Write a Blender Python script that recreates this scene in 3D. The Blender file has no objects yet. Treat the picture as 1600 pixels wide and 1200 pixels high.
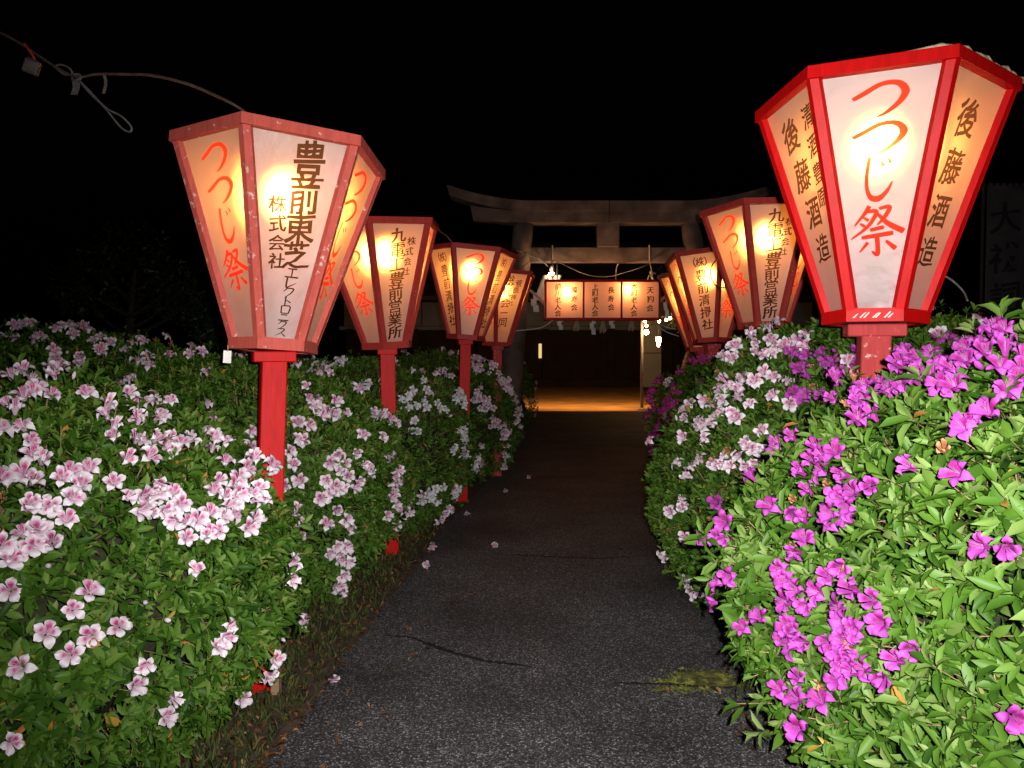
import bpy, bmesh, math, random
import numpy as np
from mathutils import Vector, Matrix, Euler, noise
from mathutils.bvhtree import BVHTree
from mathutils.geometry import delaunay_2d_cdt

random.seed(7)
RNG = np.random.default_rng(11)
SC = bpy.context.scene
COL = SC.collection

# ------------------------------------------------------------------ camera, world, flash, exposure
F_PX, CAM_Z = 1186.0, 1.5
PITCH = math.atan(40 / F_PX)
cam_d = bpy.data.cameras.new('camera')
cam_d.sensor_width = 36.0
cam_d.lens = 36.0 * F_PX / 1600.0
cam_d.clip_start = 0.05
cam_d.clip_end = 600
cam = bpy.data.objects.new('camera', cam_d)
cam.location = (0, 0, CAM_Z)
cam.rotation_euler = (math.pi / 2 - PITCH, 0, 0)
COL.objects.link(cam)
SC.camera = cam

world = bpy.data.worlds.new('World')
SC.world = world
world.use_nodes = True
_n = world.node_tree.nodes
_sky = _n.new('ShaderNodeTexSky')
_sky.sky_type = 'NISHITA'
_sky.sun_disc = False
_sky.sun_elevation = math.radians(-4)
_sky.sun_rotation = math.radians(200)
_bg = _n['Background']
_bg.inputs['Strength'].default_value = 0.012
world.node_tree.links.new(_sky.outputs[0], _bg.inputs['Color'])

# the photographer's flash, a hand's width from the lens
fl = bpy.data.lights.new('camera_flash', 'SPOT')
fl.energy = 830
fl.color = (1.0, 0.97, 0.95)
fl.shadow_soft_size = 0.012
fl.spot_size = math.radians(102)
fl.spot_blend = 1.0
flo = bpy.data.objects.new('camera_flash', fl)
flo.location = (0.055, -0.02, CAM_Z + 0.045)
flo.rotation_euler = (math.radians(85), 0, math.radians(-5))
COL.objects.link(flo)

SC.view_settings.view_transform = 'Standard'
SC.view_settings.look = 'None'
SC.view_settings.exposure = 0
SC.view_settings.gamma = 1
SC.view_settings.use_curve_mapping = False
SC.cycles.use_denoising = True
SC.cycles.max_bounces = 8
SC.cycles.transparent_max_bounces = 8
SC.cycles.sample_clamp_indirect = 4.0
SC.cycles.caustics_reflective = False
SC.cycles.caustics_refractive = False


def at(px, py, y):
    """world point seen at photo pixel (px, py) at depth y"""
    dx = (px - 800) / F_PX
    dz = (600 - py) / F_PX
    c, s = math.cos(PITCH), math.sin(PITCH)
    fy = c + dz * s
    fz = -s + dz * c
    return Vector((dx / fy * y, y, CAM_Z + fz / fy * y))


def ray(px, py):
    v = at(px, py, 1.0) - Vector((0, 0, CAM_Z))
    return v.normalized()


# ------------------------------------------------------------------ helpers
def tag(o, label=None, cat=None, group=None, kind=None):
    if label: o['label'] = label
    if cat: o['category'] = cat
    if group: o['group'] = group
    if kind: o['kind'] = kind
    return o


def empty(name, loc=(0, 0, 0)):
    o = bpy.data.objects.new(name, None)
    o.empty_display_size = 0.1
    o.location = loc
    COL.objects.link(o)
    return o


def link(name, me, parent=None, mat=None):
    o = bpy.data.objects.new(name, me)
    COL.objects.link(o)
    if mat is not None and not me.materials:
        me.materials.append(mat)
    if parent is not None:
        o.parent = parent
    return o


class MB:
    """collects shapes, builds ONE mesh"""
    def __init__(s):
        s.v, s.f = [], []

    def add(s, vs, fs):
        b = len(s.v)
        s.v += [tuple(v) for v in vs]
        s.f += [tuple(b + i for i in f) for f in fs]
        return s

    def hexa(s, p):
        """8 points: bottom ring 0-3, top ring 4-7"""
        return s.add(p, [(3, 2, 1, 0), (4, 5, 6, 7), (0, 1, 5, 4), (1, 2, 6, 5), (2, 3, 7, 6), (3, 0, 4, 7)])

    def box(s, x0, x1, y0, y1, z0, z1):
        return s.hexa([(x0, y0, z0), (x1, y0, z0), (x1, y1, z0), (x0, y1, z0),
                       (x0, y0, z1), (x1, y0, z1), (x1, y1, z1), (x0, y1, z1)])

    def beam(s, a, b, w, h, up=(0, 0, 1)):
        a, b = Vector(a), Vector(b)
        d = (b - a).normalized()
        u = Vector(up)
        sd = d.cross(u)
        if sd.length < 1e-4: sd = d.cross(Vector((0, 1, 0)))
        sd.normalize()
        u = sd.cross(d)
        q = []
        for p in (a, b):
            for i, j in ((-1, -1), (1, -1), (1, 1), (-1, 1)):
                q.append(p + sd * (w / 2 * i) + u * (h / 2 * j))
        return s.hexa(q)

    def tube(s, pts, r, n=6, cap=True):
        pts = [Vector(p) for p in pts]
        rs = r if isinstance(r, (list, tuple)) else [r] * len(pts)
        b = len(s.v)
        ref = None
        for i, p in enumerate(pts):
            d = (pts[min(i + 1, len(pts) - 1)] - pts[max(i - 1, 0)])
            if d.length < 1e-9: d = Vector((0, 0, 1))
            d.normalize()
            if ref is None:
                ref = Vector((0, 0, 1)) if abs(d.z) < .9 else Vector((1, 0, 0))
            sd = d.cross(ref).normalized()
            ref = sd.cross(d)
            for k in range(n):
                t = 2 * math.pi * k / n
                s.v.append(tuple(p + (sd * math.cos(t) + ref * math.sin(t)) * rs[i]))
        for i in range(len(pts) - 1):
            for k in range(n):
                k2 = (k + 1) % n
                s.f.append((b + i * n + k, b + i * n + k2, b + (i + 1) * n + k2, b + (i + 1) * n + k))
        if cap:
            s.f.append(tuple(b + k for k in range(n))[::-1])
            e = b + (len(pts) - 1) * n
            s.f.append(tuple(e + k for k in range(n)))
        return s

    def lathe(s, prof, n=12, loc=(0, 0, 0)):
        b = len(s.v)
        for r, z in prof:
            for k in range(n):
                t = 2 * math.pi * k / n
                s.v.append((loc[0] + r * math.cos(t), loc[1] + r * math.sin(t), loc[2] + z))
        for i in range(len(prof) - 1):
            for k in range(n):
                k2 = (k + 1) % n
                s.f.append((b + i * n + k, b + i * n + k2, b + (i + 1) * n + k2, b + (i + 1) * n + k))
        s.f.append(tuple(b + k for k in range(n))[::-1])
        e = b + (len(prof) - 1) * n
        s.f.append(tuple(e + k for k in range(n)))
        return s

    def mesh(s, name, smooth=False):
        me = bpy.data.meshes.new(name)
        me.from_pydata(s.v, [], s.f)
        if smooth:
            me.polygons.foreach_set('use_smooth', [True] * len(me.polygons))
        me.update()
        return me

    def build(s, name, mat, parent=None, smooth=False, bevel=0):
        me = s.mesh(name, smooth)
        me.materials.append(mat)
        if bevel:
            bm = bmesh.new(); bm.from_mesh(me)
            bmesh.ops.bevel(bm, geom=bm.edges[:], offset=bevel, segments=1, affect='EDGES')
            bm.to_mesh(me); bm.free()
        return link(name, me, parent)


def smooth_path(pts, n=6):
    pts = [Vector(p) for p in pts]
    out = []
    for i in range(len(pts) - 1):
        p0, p1, p2, p3 = pts[max(i - 1, 0)], pts[i], pts[i + 1], pts[min(i + 2, len(pts) - 1)]
        for k in range(n):
            t = k / n
            out.append(.5 * ((2 * p1) + (p2 - p0) * t + (2 * p0 - 5 * p1 + 4 * p2 - p3) * t * t + (3 * p1 - p0 - 3 * p2 + p3) * t ** 3))
    out.append(pts[-1])
    return out


# ------------------------------------------------------------------ materials
def new_mat(name):
    m = bpy.data.materials.new(name)
    m.use_nodes = True
    nt = m.node_tree
    return m, nt, nt.nodes, nt.links, nt.nodes['Principled BSDF']


def ramp(N, stops):
    r = N.new('ShaderNodeValToRGB')
    el = r.color_ramp.elements
    while len(el) > 1: el.remove(el[-1])
    el[0].position, el[0].color = stops[0][0], (*stops[0][1], 1)
    for p, c in stops[1:]:
        e = el.new(p); e.color = (*c, 1)
    return r


def noise_mat(name, stops, scale=8, rough=.7, bump=0.0, bscale=None, detail=6, spec=.3, coord='Object'):
    m, nt, N, L, P = new_mat(name)
    tc = N.new('ShaderNodeTexCoord')
    nz = N.new('ShaderNodeTexNoise')
    nz.inputs['Scale'].default_value = scale
    nz.inputs['Detail'].default_value = detail
    L.new(tc.outputs[coord], nz.inputs['Vector'])
    r = ramp(N, stops)
    L.new(nz.outputs['Fac'], r.inputs[0])
    L.new(r.outputs[0], P.inputs['Base Color'])
    P.inputs['Roughness'].default_value = rough
    P.inputs['Specular IOR Level'].default_value = spec
    if bump:
        n2 = N.new('ShaderNodeTexNoise')
        n2.inputs['Scale'].default_value = bscale or scale * 4
        n2.inputs['Detail'].default_value = 4
        L.new(tc.outputs[coord], n2.inputs['Vector'])
        b = N.new('ShaderNodeBump')
        b.inputs['Strength'].default_value = bump
        b.inputs['Distance'].default_value = .01
        L.new(n2.outputs['Fac'], b.inputs['Height'])
        L.new(b.outputs[0], P.inputs['Normal'])
    return m


def paint_mat(name, base, worn, amount, rough=.4):
    """red paint on wood: streaks along the grain, scuffs and chips down to pale primer"""
    m, nt, N, L, P = new_mat(name)
    tc = N.new('ShaderNodeTexCoord')
    n1 = N.new('ShaderNodeTexNoise'); n1.inputs['Scale'].default_value = 5; n1.inputs['Detail'].default_value = 8
    mp = N.new('ShaderNodeMapping'); mp.inputs['Scale'].default_value = (9, 9, 1.2)
    n2 = N.new('ShaderNodeTexNoise'); n2.inputs['Scale'].default_value = 6; n2.inputs['Detail'].default_value = 8
    n2.inputs['Roughness'].default_value = .7
    L.new(tc.outputs['Object'], n1.inputs['Vector'])
    L.new(tc.outputs['Object'], mp.inputs[0]); L.new(mp.outputs[0], n2.inputs['Vector'])
    d = tuple(c * .72 for c in base)
    r1 = ramp(N, [(.3, d), (.6, base), (.8, tuple(min(1, c * 1.15 + .01) for c in base))])
    L.new(n2.outputs['Fac'], r1.inputs[0])
    r2 = ramp(N, [(amount, (0, 0, 0)), (amount + .06, (1, 1, 1))])
    n3 = N.new('ShaderNodeTexNoise'); n3.inputs['Scale'].default_value = 22; n3.inputs['Detail'].default_value = 8
    n3.inputs['Roughness'].default_value = .65
    L.new(tc.outputs['Object'], n3.inputs['Vector'])
    L.new(n3.outputs['Fac'], r2.inputs[0])
    mx = N.new('ShaderNodeMix'); mx.data_type = 'RGBA'
    L.new(r2.outputs[0], mx.inputs['Factor']); L.new(r1.outputs[0], mx.inputs[6])
    mx.inputs[7].default_value = (*worn, 1)
    L.new(mx.outputs[2], P.inputs['Base Color'])
    P.inputs['Roughness'].default_value = rough
    P.inputs['Specular IOR Level'].default_value = .12
    b = N.new('ShaderNodeBump'); b.inputs['Strength'].default_value = .25; b.inputs['Distance'].default_value = .004
    L.new(n2.outputs['Fac'], b.inputs['Height']); L.new(b.outputs[0], P.inputs['Normal'])
    return m


def paper_mat(name, refl, trans, fwd=.16, ink=None):
    """thin lantern cloth: reflects, scatters light through, keeps some forward direction"""
    m, nt, N, L, P = new_mat(name)
    N.remove(P)
    out = N['Material Output']
    tc = N.new('ShaderNodeTexCoord')
    nz = N.new('ShaderNodeTexNoise'); nz.inputs['Scale'].default_value = 3.5; nz.inputs['Detail'].default_value = 5
    L.new(tc.outputs['Object'], nz.inputs['Vector'])
    wv = N.new('ShaderNodeTexNoise'); wv.inputs['Scale'].default_value = 140; wv.inputs['Detail'].default_value = 2
    L.new(tc.outputs['Object'], wv.inputs['Vector'])
    bp = N.new('ShaderNodeBump'); bp.inputs['Strength'].default_value = .12; bp.inputs['Distance'].default_value = .004
    L.new(wv.outputs['Fac'], bp.inputs['Height'])
    wr = N.new('ShaderNodeTexNoise'); wr.inputs['Scale'].default_value = 7; wr.inputs['Detail'].default_value = 3
    L.new(tc.outputs['Object'], wr.inputs['Vector'])
    b0 = N.new('ShaderNodeBump'); b0.inputs['Strength'].default_value = .5; b0.inputs['Distance'].default_value = .02
    L.new(wr.outputs['Fac'], b0.inputs['Height']); L.new(b0.outputs[0], bp.inputs['Normal'])
    def col(c):
        r = ramp(N, [(.3, tuple(x * .86 for x in c)), (.7, c)])
        L.new(nz.outputs['Fac'], r.inputs[0])
        return r
    d = N.new('ShaderNodeBsdfDiffuse'); t = N.new('ShaderNodeBsdfTranslucent'); g = N.new('ShaderNodeBsdfRefraction')
    gl = N.new('ShaderNodeBsdfGlossy')
    L.new(col(refl).outputs[0], d.inputs[0]); L.new(bp.outputs[0], d.inputs['Normal'])
    L.new(col(trans).outputs[0], t.inputs[0])
    g.inputs[0].default_value = (*trans, 1)
    g.inputs['IOR'].default_value = 1.45; g.inputs['Roughness'].default_value = .78
    # woven sheen, strongest where the cloth faces the light
    gl.inputs[0].default_value = (*[min(1, x * 1.1) for x in refl], 1); gl.inputs['Roughness'].default_value = .52
    L.new(bp.outputs[0], gl.inputs['Normal'])
    m0 = N.new('ShaderNodeMixShader'); m0.inputs[0].default_value = .30
    L.new(d.outputs[0], m0.inputs[1]); L.new(gl.outputs[0], m0.inputs[2])
    m1 = N.new('ShaderNodeMixShader'); m1.inputs[0].default_value = fwd
    L.new(t.outputs[0], m1.inputs[1]); L.new(g.outputs[0], m1.inputs[2])
    m2 = N.new('ShaderNodeMixShader'); m2.inputs[0].default_value = .62
    L.new(m0.outputs[0], m2.inputs[1]); L.new(m1.outputs[0], m2.inputs[2])
    L.new(m2.outputs[0], out.inputs['Surface'])
    return m


def emit_mat(name, color, strength):
    m, nt, N, L, P = new_mat(name)
    P.inputs['Base Color'].default_value = (.9, .9, .9, 1)
    P.inputs['Emission Color'].default_value = (*color, 1)
    P.inputs['Emission Strength'].default_value = strength
    return m


def leaf_mat(name, stops, rough=.42, spec=.45):
    m, nt, N, L, P = new_mat(name)
    a = N.new('ShaderNodeAttribute'); a.attribute_name = 'tone'
    r = ramp(N, stops)
    L.new(a.outputs['Fac'], r.inputs[0])
    L.new(r.outputs[0], P.inputs['Base Color'])
    P.inputs['Roughness'].default_value = rough
    P.inputs['Specular IOR Level'].default_value = spec
    tr = N.new('ShaderNodeBsdfTranslucent')
    L.new(r.outputs[0], tr.inputs[0])
    mx = N.new('ShaderNodeMixShader'); mx.inputs[0].default_value = .18
    L.new(P.outputs[0], mx.inputs[1]); L.new(tr.outputs[0], mx.inputs[2])
    L.new(mx.outputs[0], N['Material Output'].inputs['Surface'])
    return m


def petal_mat():
    m, nt, N, L, P = new_mat('petal')
    a = N.new('ShaderNodeAttribute'); a.attribute_name = 'hue'
    oi = N.new('ShaderNodeObjectInfo')
    hs = N.new('ShaderNodeHueSaturation')
    mr = N.new('ShaderNodeMapRange'); mr.inputs[3].default_value = .8; mr.inputs[4].default_value = 1.05
    L.new(oi.outputs['Random'], mr.inputs[0]); L.new(mr.outputs[0], hs.inputs['Value'])
    L.new(a.outputs['Color'], hs.inputs['Color'])
    L.new(hs.outputs[0], P.inputs['Base Color'])
    P.inputs['Roughness'].default_value = .55
    P.inputs['Specular IOR Level'].default_value = .25
    tr = N.new('ShaderNodeBsdfTranslucent'); L.new(hs.outputs[0], tr.inputs[0])
    mx = N.new('ShaderNodeMixShader'); mx.inputs[0].default_value = .28
    L.new(P.outputs[0], mx.inputs[1]); L.new(tr.outputs[0], mx.inputs[2])
    L.new(mx.outputs[0], N['Material Output'].inputs['Surface'])
    return m


def asphalt_mat():
    m, nt, N, L, P = new_mat('asphalt')
    tc = N.new('ShaderNodeTexCoord')
    v = N.new('ShaderNodeTexVoronoi'); v.inputs['Scale'].default_value = 135; v.inputs['Randomness'].default_value = 1
    L.new(tc.outputs['Object'], v.inputs['Vector'])
    sep = N.new('ShaderNodeSeparateColor'); L.new(v.outputs['Color'], sep.inputs[0])
    r = ramp(N, [(0, (.045, .045, .046)), (.5, (.098, .098, .10)), (.78, (.17, .17, .172)), (.93, (.30, .30, .30)), (1, (.52, .52, .51))])
    L.new(sep.outputs[0], r.inputs[0])
    # binder between the chips
    rb = ramp(N, [(.25, (1, 1, 1)), (.62, (.25, .24, .24))])
    L.new(v.outputs['Distance'], rb.inputs[0])
    mu = N.new('ShaderNodeMix'); mu.data_type = 'RGBA'; mu.blend_type = 'MULTIPLY'; mu.inputs['Factor'].default_value = 1
    sc = N.new('ShaderNodeMath'); sc.operation = 'MULTIPLY'; sc.inputs[1].default_value = 1.0
    L.new(r.outputs[0], mu.inputs[6]); L.new(rb.outputs[0], mu.inputs[7])
    # large worn / damp areas
    n = N.new('ShaderNodeTexNoise'); n.inputs['Scale'].default_value = 1.3; n.inputs['Detail'].default_value = 7
    L.new(tc.outputs['Object'], n.inputs['Vector'])
    rn = ramp(N, [(.30, (.5, .49, .48)), (.5, (.95, .95, .95)), (.7, (1.3, 1.3, 1.3))])
    L.new(n.outputs['Fac'], rn.inputs[0])
    m2 = N.new('ShaderNodeMix'); m2.data_type = 'RGBA'; m2.blend_type = 'MULTIPLY'; m2.inputs['Factor'].default_value = 1
    L.new(mu.outputs[2], m2.inputs[6]); L.new(rn.outputs[0], m2.inputs[7])
    L.new(m2.outputs[2], P.inputs['Base Color'])
    P.inputs['Roughness'].default_value = .8
    P.inputs['Specular IOR Level'].default_value = .3
    b = N.new('ShaderNodeBump'); b.inputs['Strength'].default_value = .4; b.inputs['Distance'].default_value = .004
    b.invert = True
    L.new(v.outputs['Distance'], b.inputs['Height'])
    L.new(b.outputs[0], P.inputs['Normal'])
    return m


M = {}
M['asphalt'] = asphalt_mat()
M['soil'] = noise_mat('soil', [(.3, (.035, .024, .016)), (.6, (.075, .052, .034)), (.8, (.11, .085, .06))], 14, .95, .8, 60)
M['sand'] = noise_mat('sand', [(.3, (.20, .125, .06)), (.55, (.34, .22, .11)), (.8, (.44, .30, .17))], 1.1, .95, .5, 25)
M['crack'] = noise_mat('crack', [(.3, (.006, .005, .005)), (.7, (.016, .014, .013))], 20, 1)
M['moss'] = noise_mat('moss', [(.35, (.03, .032, .010)), (.5, (.075, .08, .014)), (.65, (.20, .21, .03))], 22, .95, .8, 120)
M['red_new'] = paint_mat('red_new', (.55, .004, .004), (.60, .30, .26), .68, .45)
M['red_faded'] = paint_mat('red_faded', (.50, .085, .062), (.62, .42, .38), .60, .55)
M['red_dark'] = paint_mat('red_dark', (.36, .035, .028), (.50, .26, .22), .64, .5)
M['red_post'] = paint_mat('red_post', (.50, .003, .003), (.50, .28, .24), .70, .5)
M['red_chalky'] = paint_mat('red_chalky', (.42, .045, .045), (.55, .33, .30), .6, .6)
M['bare_wood'] = noise_mat('bare_wood', [(.3, (.16, .09, .05)), (.7, (.30, .19, .12))], 10, .8, .4)
M['dark_wood'] = noise_mat('dark_wood', [(.3, (.016, .011, .008)), (.7, (.035, .025, .018))], 6, .8, .3)
M['paper'] = paper_mat('paper', (.52, .53, .56), (.62, .305, .10), .80)
M['red_ink'] = paper_mat('red_ink', (.62, .035, .022), (.62, .028, .010), .30)
M['black_ink'] = paper_mat('black_ink', (.022, .016, .014), (.05, .022, .01), .10)
M['paper_pink'] = paper_mat('paper_pink', (.72, .60, .56), (.85, .42, .22), .4)
M['bulb'] = emit_mat('bulb', (1.0, .62, .28), 620)
M['bulb_box'] = emit_mat('bulb_box', (1.0, .56, .26), 520)
M['bulb_string'] = emit_mat('bulb_string', (1.0, .50, .20), 90)
M['bulb_added_flood'] = emit_mat('bulb_added_flood', (1.0, .43, .10), 12500)  # for the added lamp that lights the sand court
M['bulb_bare'] = emit_mat('bulb_bare', (1.0, .78, .45), 60)
M['socket'] = noise_mat('socket', [(.3, (.02, .02, .02)), (.7, (.05, .05, .05))], 5, .5)
M['wire_black'] = noise_mat('wire_black', [(.3, (.012, .011, .011)), (.7, (.03, .027, .026))], 30, .5)
M['wire_grey'] = noise_mat('wire_grey', [(.3, (.045, .042, .042)), (.7, (.11, .10, .095))], 40, .6)
M['wire_red'] = noise_mat('wire_red', [(.3, (.35, .03, .02)), (.7, (.5, .06, .04))], 40, .5)
M['wire_brown'] = noise_mat('wire_brown', [(.3, (.03, .017, .014)), (.7, (.075, .042, .034))], 40, .6)
M['grey_plastic'] = noise_mat('grey_plastic', [(.3, (.05, .043, .036)), (.7, (.12, .105, .085))], 30, .6, .3)
M['rope'] = noise_mat('rope', [(.3, (.34, .27, .18)), (.7, (.55, .46, .34))], 60, .9, .6, 120)
M['white_paper'] = noise_mat('white_paper', [(.3, (.62, .58, .54)), (.7, (.80, .77, .73))], 12, .8)
M['stone'] = noise_mat('stone', [(.25, (.055, .036, .026)), (.5, (.125, .086, .066)), (.75, (.21, .15, .118))], 3.2, .9, .6, 60, detail=10)
M['grey_board'] = noise_mat('grey_board', [(.3, (.016, .024, .04)), (.7, (.026, .037, .058))], 1.2, .7)
M['frieze'] = noise_mat('frieze', [(.3, (.13, .17, .25)), (.7, (.19, .245, .34))], 1.2, .7)
M['roof_tile'] = noise_mat('roof_tile', [(.3, (.03, .03, .034)), (.7, (.06, .06, .066))], 2, .7)
M['hall_wall'] = noise_mat('hall_wall', [(.3, (.012, .009, .007)), (.7, (.03, .022, .016))], 1.5, .85)
M['lit_window'] = emit_mat('lit_window', (1.0, .75, .32), .75)
M['steel'] = noise_mat('steel', [(.3, (.22, .21, .20)), (.7, (.36, .34, .32))], 3, .45)
M['bark'] = noise_mat('bark', [(.3, (.035, .026, .02)), (.7, (.12, .09, .07))], 9, .95, .9, 30)
M['twig'] = noise_mat('twig', [(.3, (.16, .09, .05)), (.7, (.34, .22, .13))], 20, .8)
M['core_wood_shade'] = noise_mat('core_wood_shade', [(.3, (.012, .016, .006)), (.6, (.03, .034, .012)), (.8, (.05, .036, .018))], 30, 1, 1, 60)  # old wood, darkened by shade put into the colour
GREEN = [(0, (.012, .040, .004)), (.3, (.030, .080, .007)), (.62, (.060, .135, .013)), (.90, (.120, .195, .035)), (.955, (.17, .19, .05)), (.968, (.36, .22, .03)), (1, (.34, .12, .035))]
GREENR = [(0, (.016, .052, .005)), (.3, (.042, .108, .009)), (.62, (.080, .170, .018)), (.93, (.175, .255, .070)), (.97, (.21, .24, .09)), (.982, (.38, .26, .04)), (1, (.34, .14, .04))]
M['leaf'] = leaf_mat('leaf', GREEN, .5, .16)
M['leaf_bright'] = leaf_mat('leaf_bright', GREENR, .5, .22)
M['tree_leaf'] = leaf_mat('tree_leaf', [(0, (.015, .03, .008)), (.6, (.04, .065, .015)), (1, (.07, .09, .02))])
M['dead_leaf'] = leaf_mat('dead_leaf', [(0, (.03, .017, .010)), (.5, (.085, .036, .016)), (.85, (.20, .08, .028)), (1, (.30, .19, .10))], .7, .2)
M['grass'] = leaf_mat('grass', [(0, (.02, .035, .008)), (.6, (.05, .075, .015)), (1, (.12, .11, .03))], .6, .2)
M['petal'] = petal_mat()
M['flag_cloth'] = noise_mat('flag_cloth', [(.3, (.6, .52, .46)), (.7, (.7, .62, .55))], 8, .9)
M['flag_red'] = noise_mat('flag_red', [(.3, (.40, .02, .02)), (.7, (.5, .03, .03))], 8, .9)
M['banner_cloth'] = noise_mat('banner_cloth', [(.3, (.03, .026, .026)), (.7, (.05, .043, .043))], 5, .9)
M['banner_ink'] = noise_mat('banner_ink', [(.3, (.008, .007, .007)), (.7, (.014, .012, .012))], 5, .9)

# ------------------------------------------------------------------ ground, path, court
gm = MB().add([(-250, -60, 0), (250, -60, 0), (250, 400, 0), (-250, 400, 0)], [(0, 1, 2, 3)])
tag(gm.build('ground', M['soil']), kind='structure')

LEFT = [(-3, -1.0), (2.8, -.90), (3.3, -.86), (6.6, -.61), (11, -.09), (14, .06), (21.4, .75)]
RIGHT = [(-3, .95), (1.5, 1.02), (3.4, 1.25), (6, 1.55), (10, 2.1), (14, 2.85), (21.4, 3.9)]


def edge(tab, y):
    return float(np.interp(y, [t[0] for t in tab], [t[1] for t in tab]))


vs, fs = [], []
ys = list(np.arange(-3, 8, .07)) + list(np.arange(8, 21.5, .3))
for i, y in enumerate(ys):
    jl = noise.noise(Vector((y * 3, 1.7, 0))) * .04 + noise.noise(Vector((y * 13, 4.7, 0))) * .02
    jr = noise.noise(Vector((y * 3, 9.7, 0))) * .04 + noise.noise(Vector((y * 13, 2.7, 0))) * .02
    a, b = edge(LEFT, y) + jl, edge(RIGHT, y) + jr
    for k in range(9):
        t = k / 8
        z = .006 + .010 * (1 - (2 * t - 1) ** 2) + (.0 if k in (0, 8) else .004 * noise.noise(Vector((t * 4, y * 1.2, 0))))
        vs.append((a + (b - a) * t, y, z))
    if i:
        o = (i - 1) * 9
        fs += [(o + k, o + k + 1, o + 10 + k, o + 9 + k) for k in range(8)]
pm = MB().add(vs, fs)
path = tag(pm.build('path', M['asphalt'], smooth=True), kind='structure')
path_bvh = BVHTree.FromPolygons([Vector(v) for v in vs], fs)


def path_z(x, y):
    h = path_bvh.ray_cast(Vector((x, y, 2)), Vector((0, 0, -1)))
    return h[0].z if h[0] else 0.0


def ground_pt(px, py):
    d = ray(px, py)
    t = -CAM_Z / d.z
    return Vector((0, 0, CAM_Z)) + d * t


def crack(pts, w, seed):
    """a jagged open crack in the asphalt, laid along ground points seen at these pixels"""
    rg = random.Random(seed)
    P = smooth_path([ground_pt(*p) for p in pts], 9)
    n = len(P)
    v, f = [], []
    for i, p in enumerate(P):
        d = (P[min(i + 1, n - 1)] - P[max(i - 1, 0)]).normalized()
        s = Vector((-d.y, d.x, 0))
        t = i / (n - 1)
        ww = w * (math.sin(math.pi * min(1, max(0, t))) ** .6) * (.45 + rg.random()) + .0008
        of = (rg.random() - .5) * .012
        for q in (-1, 1):
            r = p + s * (of + ww * q)
            v.append((r.x, r.y, path_z(r.x, r.y) + .0035))
        if i: f.append((2 * i - 2, 2 * i - 1, 2 * i + 1, 2 * i))
    return MB().add(v, f).build('crack', M['crack'], path)


crack([(596, 995), (640, 1000), (668, 1010), (705, 1024), (760, 1038), (800, 1043), (838, 1049)], .015, 1)
crack([(955, 1073), (1000, 1074), (1040, 1074), (1090, 1078), (1150, 1078)], .012, 2)
crack([(770, 868), (850, 873), (930, 876), (985, 872)], .012, 3)

# moss grown along the second crack
mv, mf = [], []
rg = random.Random(5)
for i in range(900):
    a = min(1, max(0, rg.gauss(.5, .24)))
    px = 1030 + 140 * a + rg.gauss(0, 8)
    py = 1073 + rg.gauss(0, 9) * (1 - .3 * a) - 7 * math.sin(a * 3)
    c = ground_pt(px, py)
    z0 = path_z(c.x, c.y)
    if z0 <= 0: continue
    r = rg.uniform(.006, .016)
    k = len(mv)
    mv.append((c.x, c.y, z0 + r * .45))
    for j in range(5):
        t = j * 1.2566 + rg.random()
        mv.append((c.x + r * math.cos(t), c.y + r * math.sin(t), z0 - .001))
    mf += [(k, k + 1 + j, k + 1 + (j + 1) % 5) for j in range(5)]
tag(MB().add(mv, mf).build('moss', M['moss'], path), kind='stuff')

cv = MB().add([(-14, 21.4, .004), (26, 21.4, .004), (26, 60, .004), (-14, 60, .004)], [(0, 1, 2, 3)])
tag(cv.build('sand_court', M['sand']), kind='structure')

# ------------------------------------------------------------------ torii gate (stone), 14 m away
TY = 14.0
TX = at(949, 400, TY).x
torii = empty('torii_gate', (TX, TY, 0))
tag(torii, 'weathered stone torii gate with upturned top beam spanning the path', 'gate')
for s in (-1, 1):
    prof = []
    pts, rs = [], []
    for i in range(9):
        t = i / 8
        pts.append((s * (1.85 - .31 * t), 0, 4.0 * t))
        rs.append(.215 - .03 * t)
    MB().tube(pts, rs, 20).build('pillar', M['stone'], torii, True)
    b = MB().lathe([(.34, 0), (.34, .14), (.27, .22), (.24, .24)], 20, (s * 1.85, 0, 0))
    b.build('pillar_base', M['stone'], torii)


def swept(x0, x1, zb, zt, w, curve, slant):
    m = MB()
    n = 28
    v, f = [], []
    for i in range(n + 1):
        x = x0 + (x1 - x0) * i / n
        for dz, sd in ((zb, -1), (zb, 1), (zt, 1), (zt, -1)):
            xx = x + slant * (dz - zb) * (abs(x) / max(abs(x0), abs(x1))) ** 6 * (1 if x > 0 else -1)
            v.append((xx, sd * w / 2, dz + curve(abs(x))))
        if i:
            o = 4 * i - 4
            f += [(o + k, o + (k + 1) % 4, o + 4 + (k + 1) % 4, o + 4 + k) for k in range(4)]
    f += [(3, 2, 1, 0), tuple(4 * n + k for k in range(4))]
    return m.add(v, f)


crv = lambda x: .30 * max(0, (x - 1.3) / 1.62) ** 2
for h in (-1, 1):   # the top beam is two stones meeting above the strut
    swept(-2.88 if h < 0 else .012, 0 if h < 0 else 2.88, 4.16, 4.34, .46, crv, .25).build('top_beam', M['stone'], torii)
    swept(-2.46 if h < 0 else .012, 0 if h < 0 else 2.46, 3.955, 4.165, .40, lambda x: crv(x) * .55, .2).build('second_beam', M['stone'], torii)
MB().box(-1.62, 1.62, -.10, .10, 3.25, 3.53).build('tie_beam', M['stone'], torii, bevel=.015)
MB().box(-.2, .2, -.16, .16, 3.52, 3.97).build('centre_strut', M['stone'], torii, bevel=.015)

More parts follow.
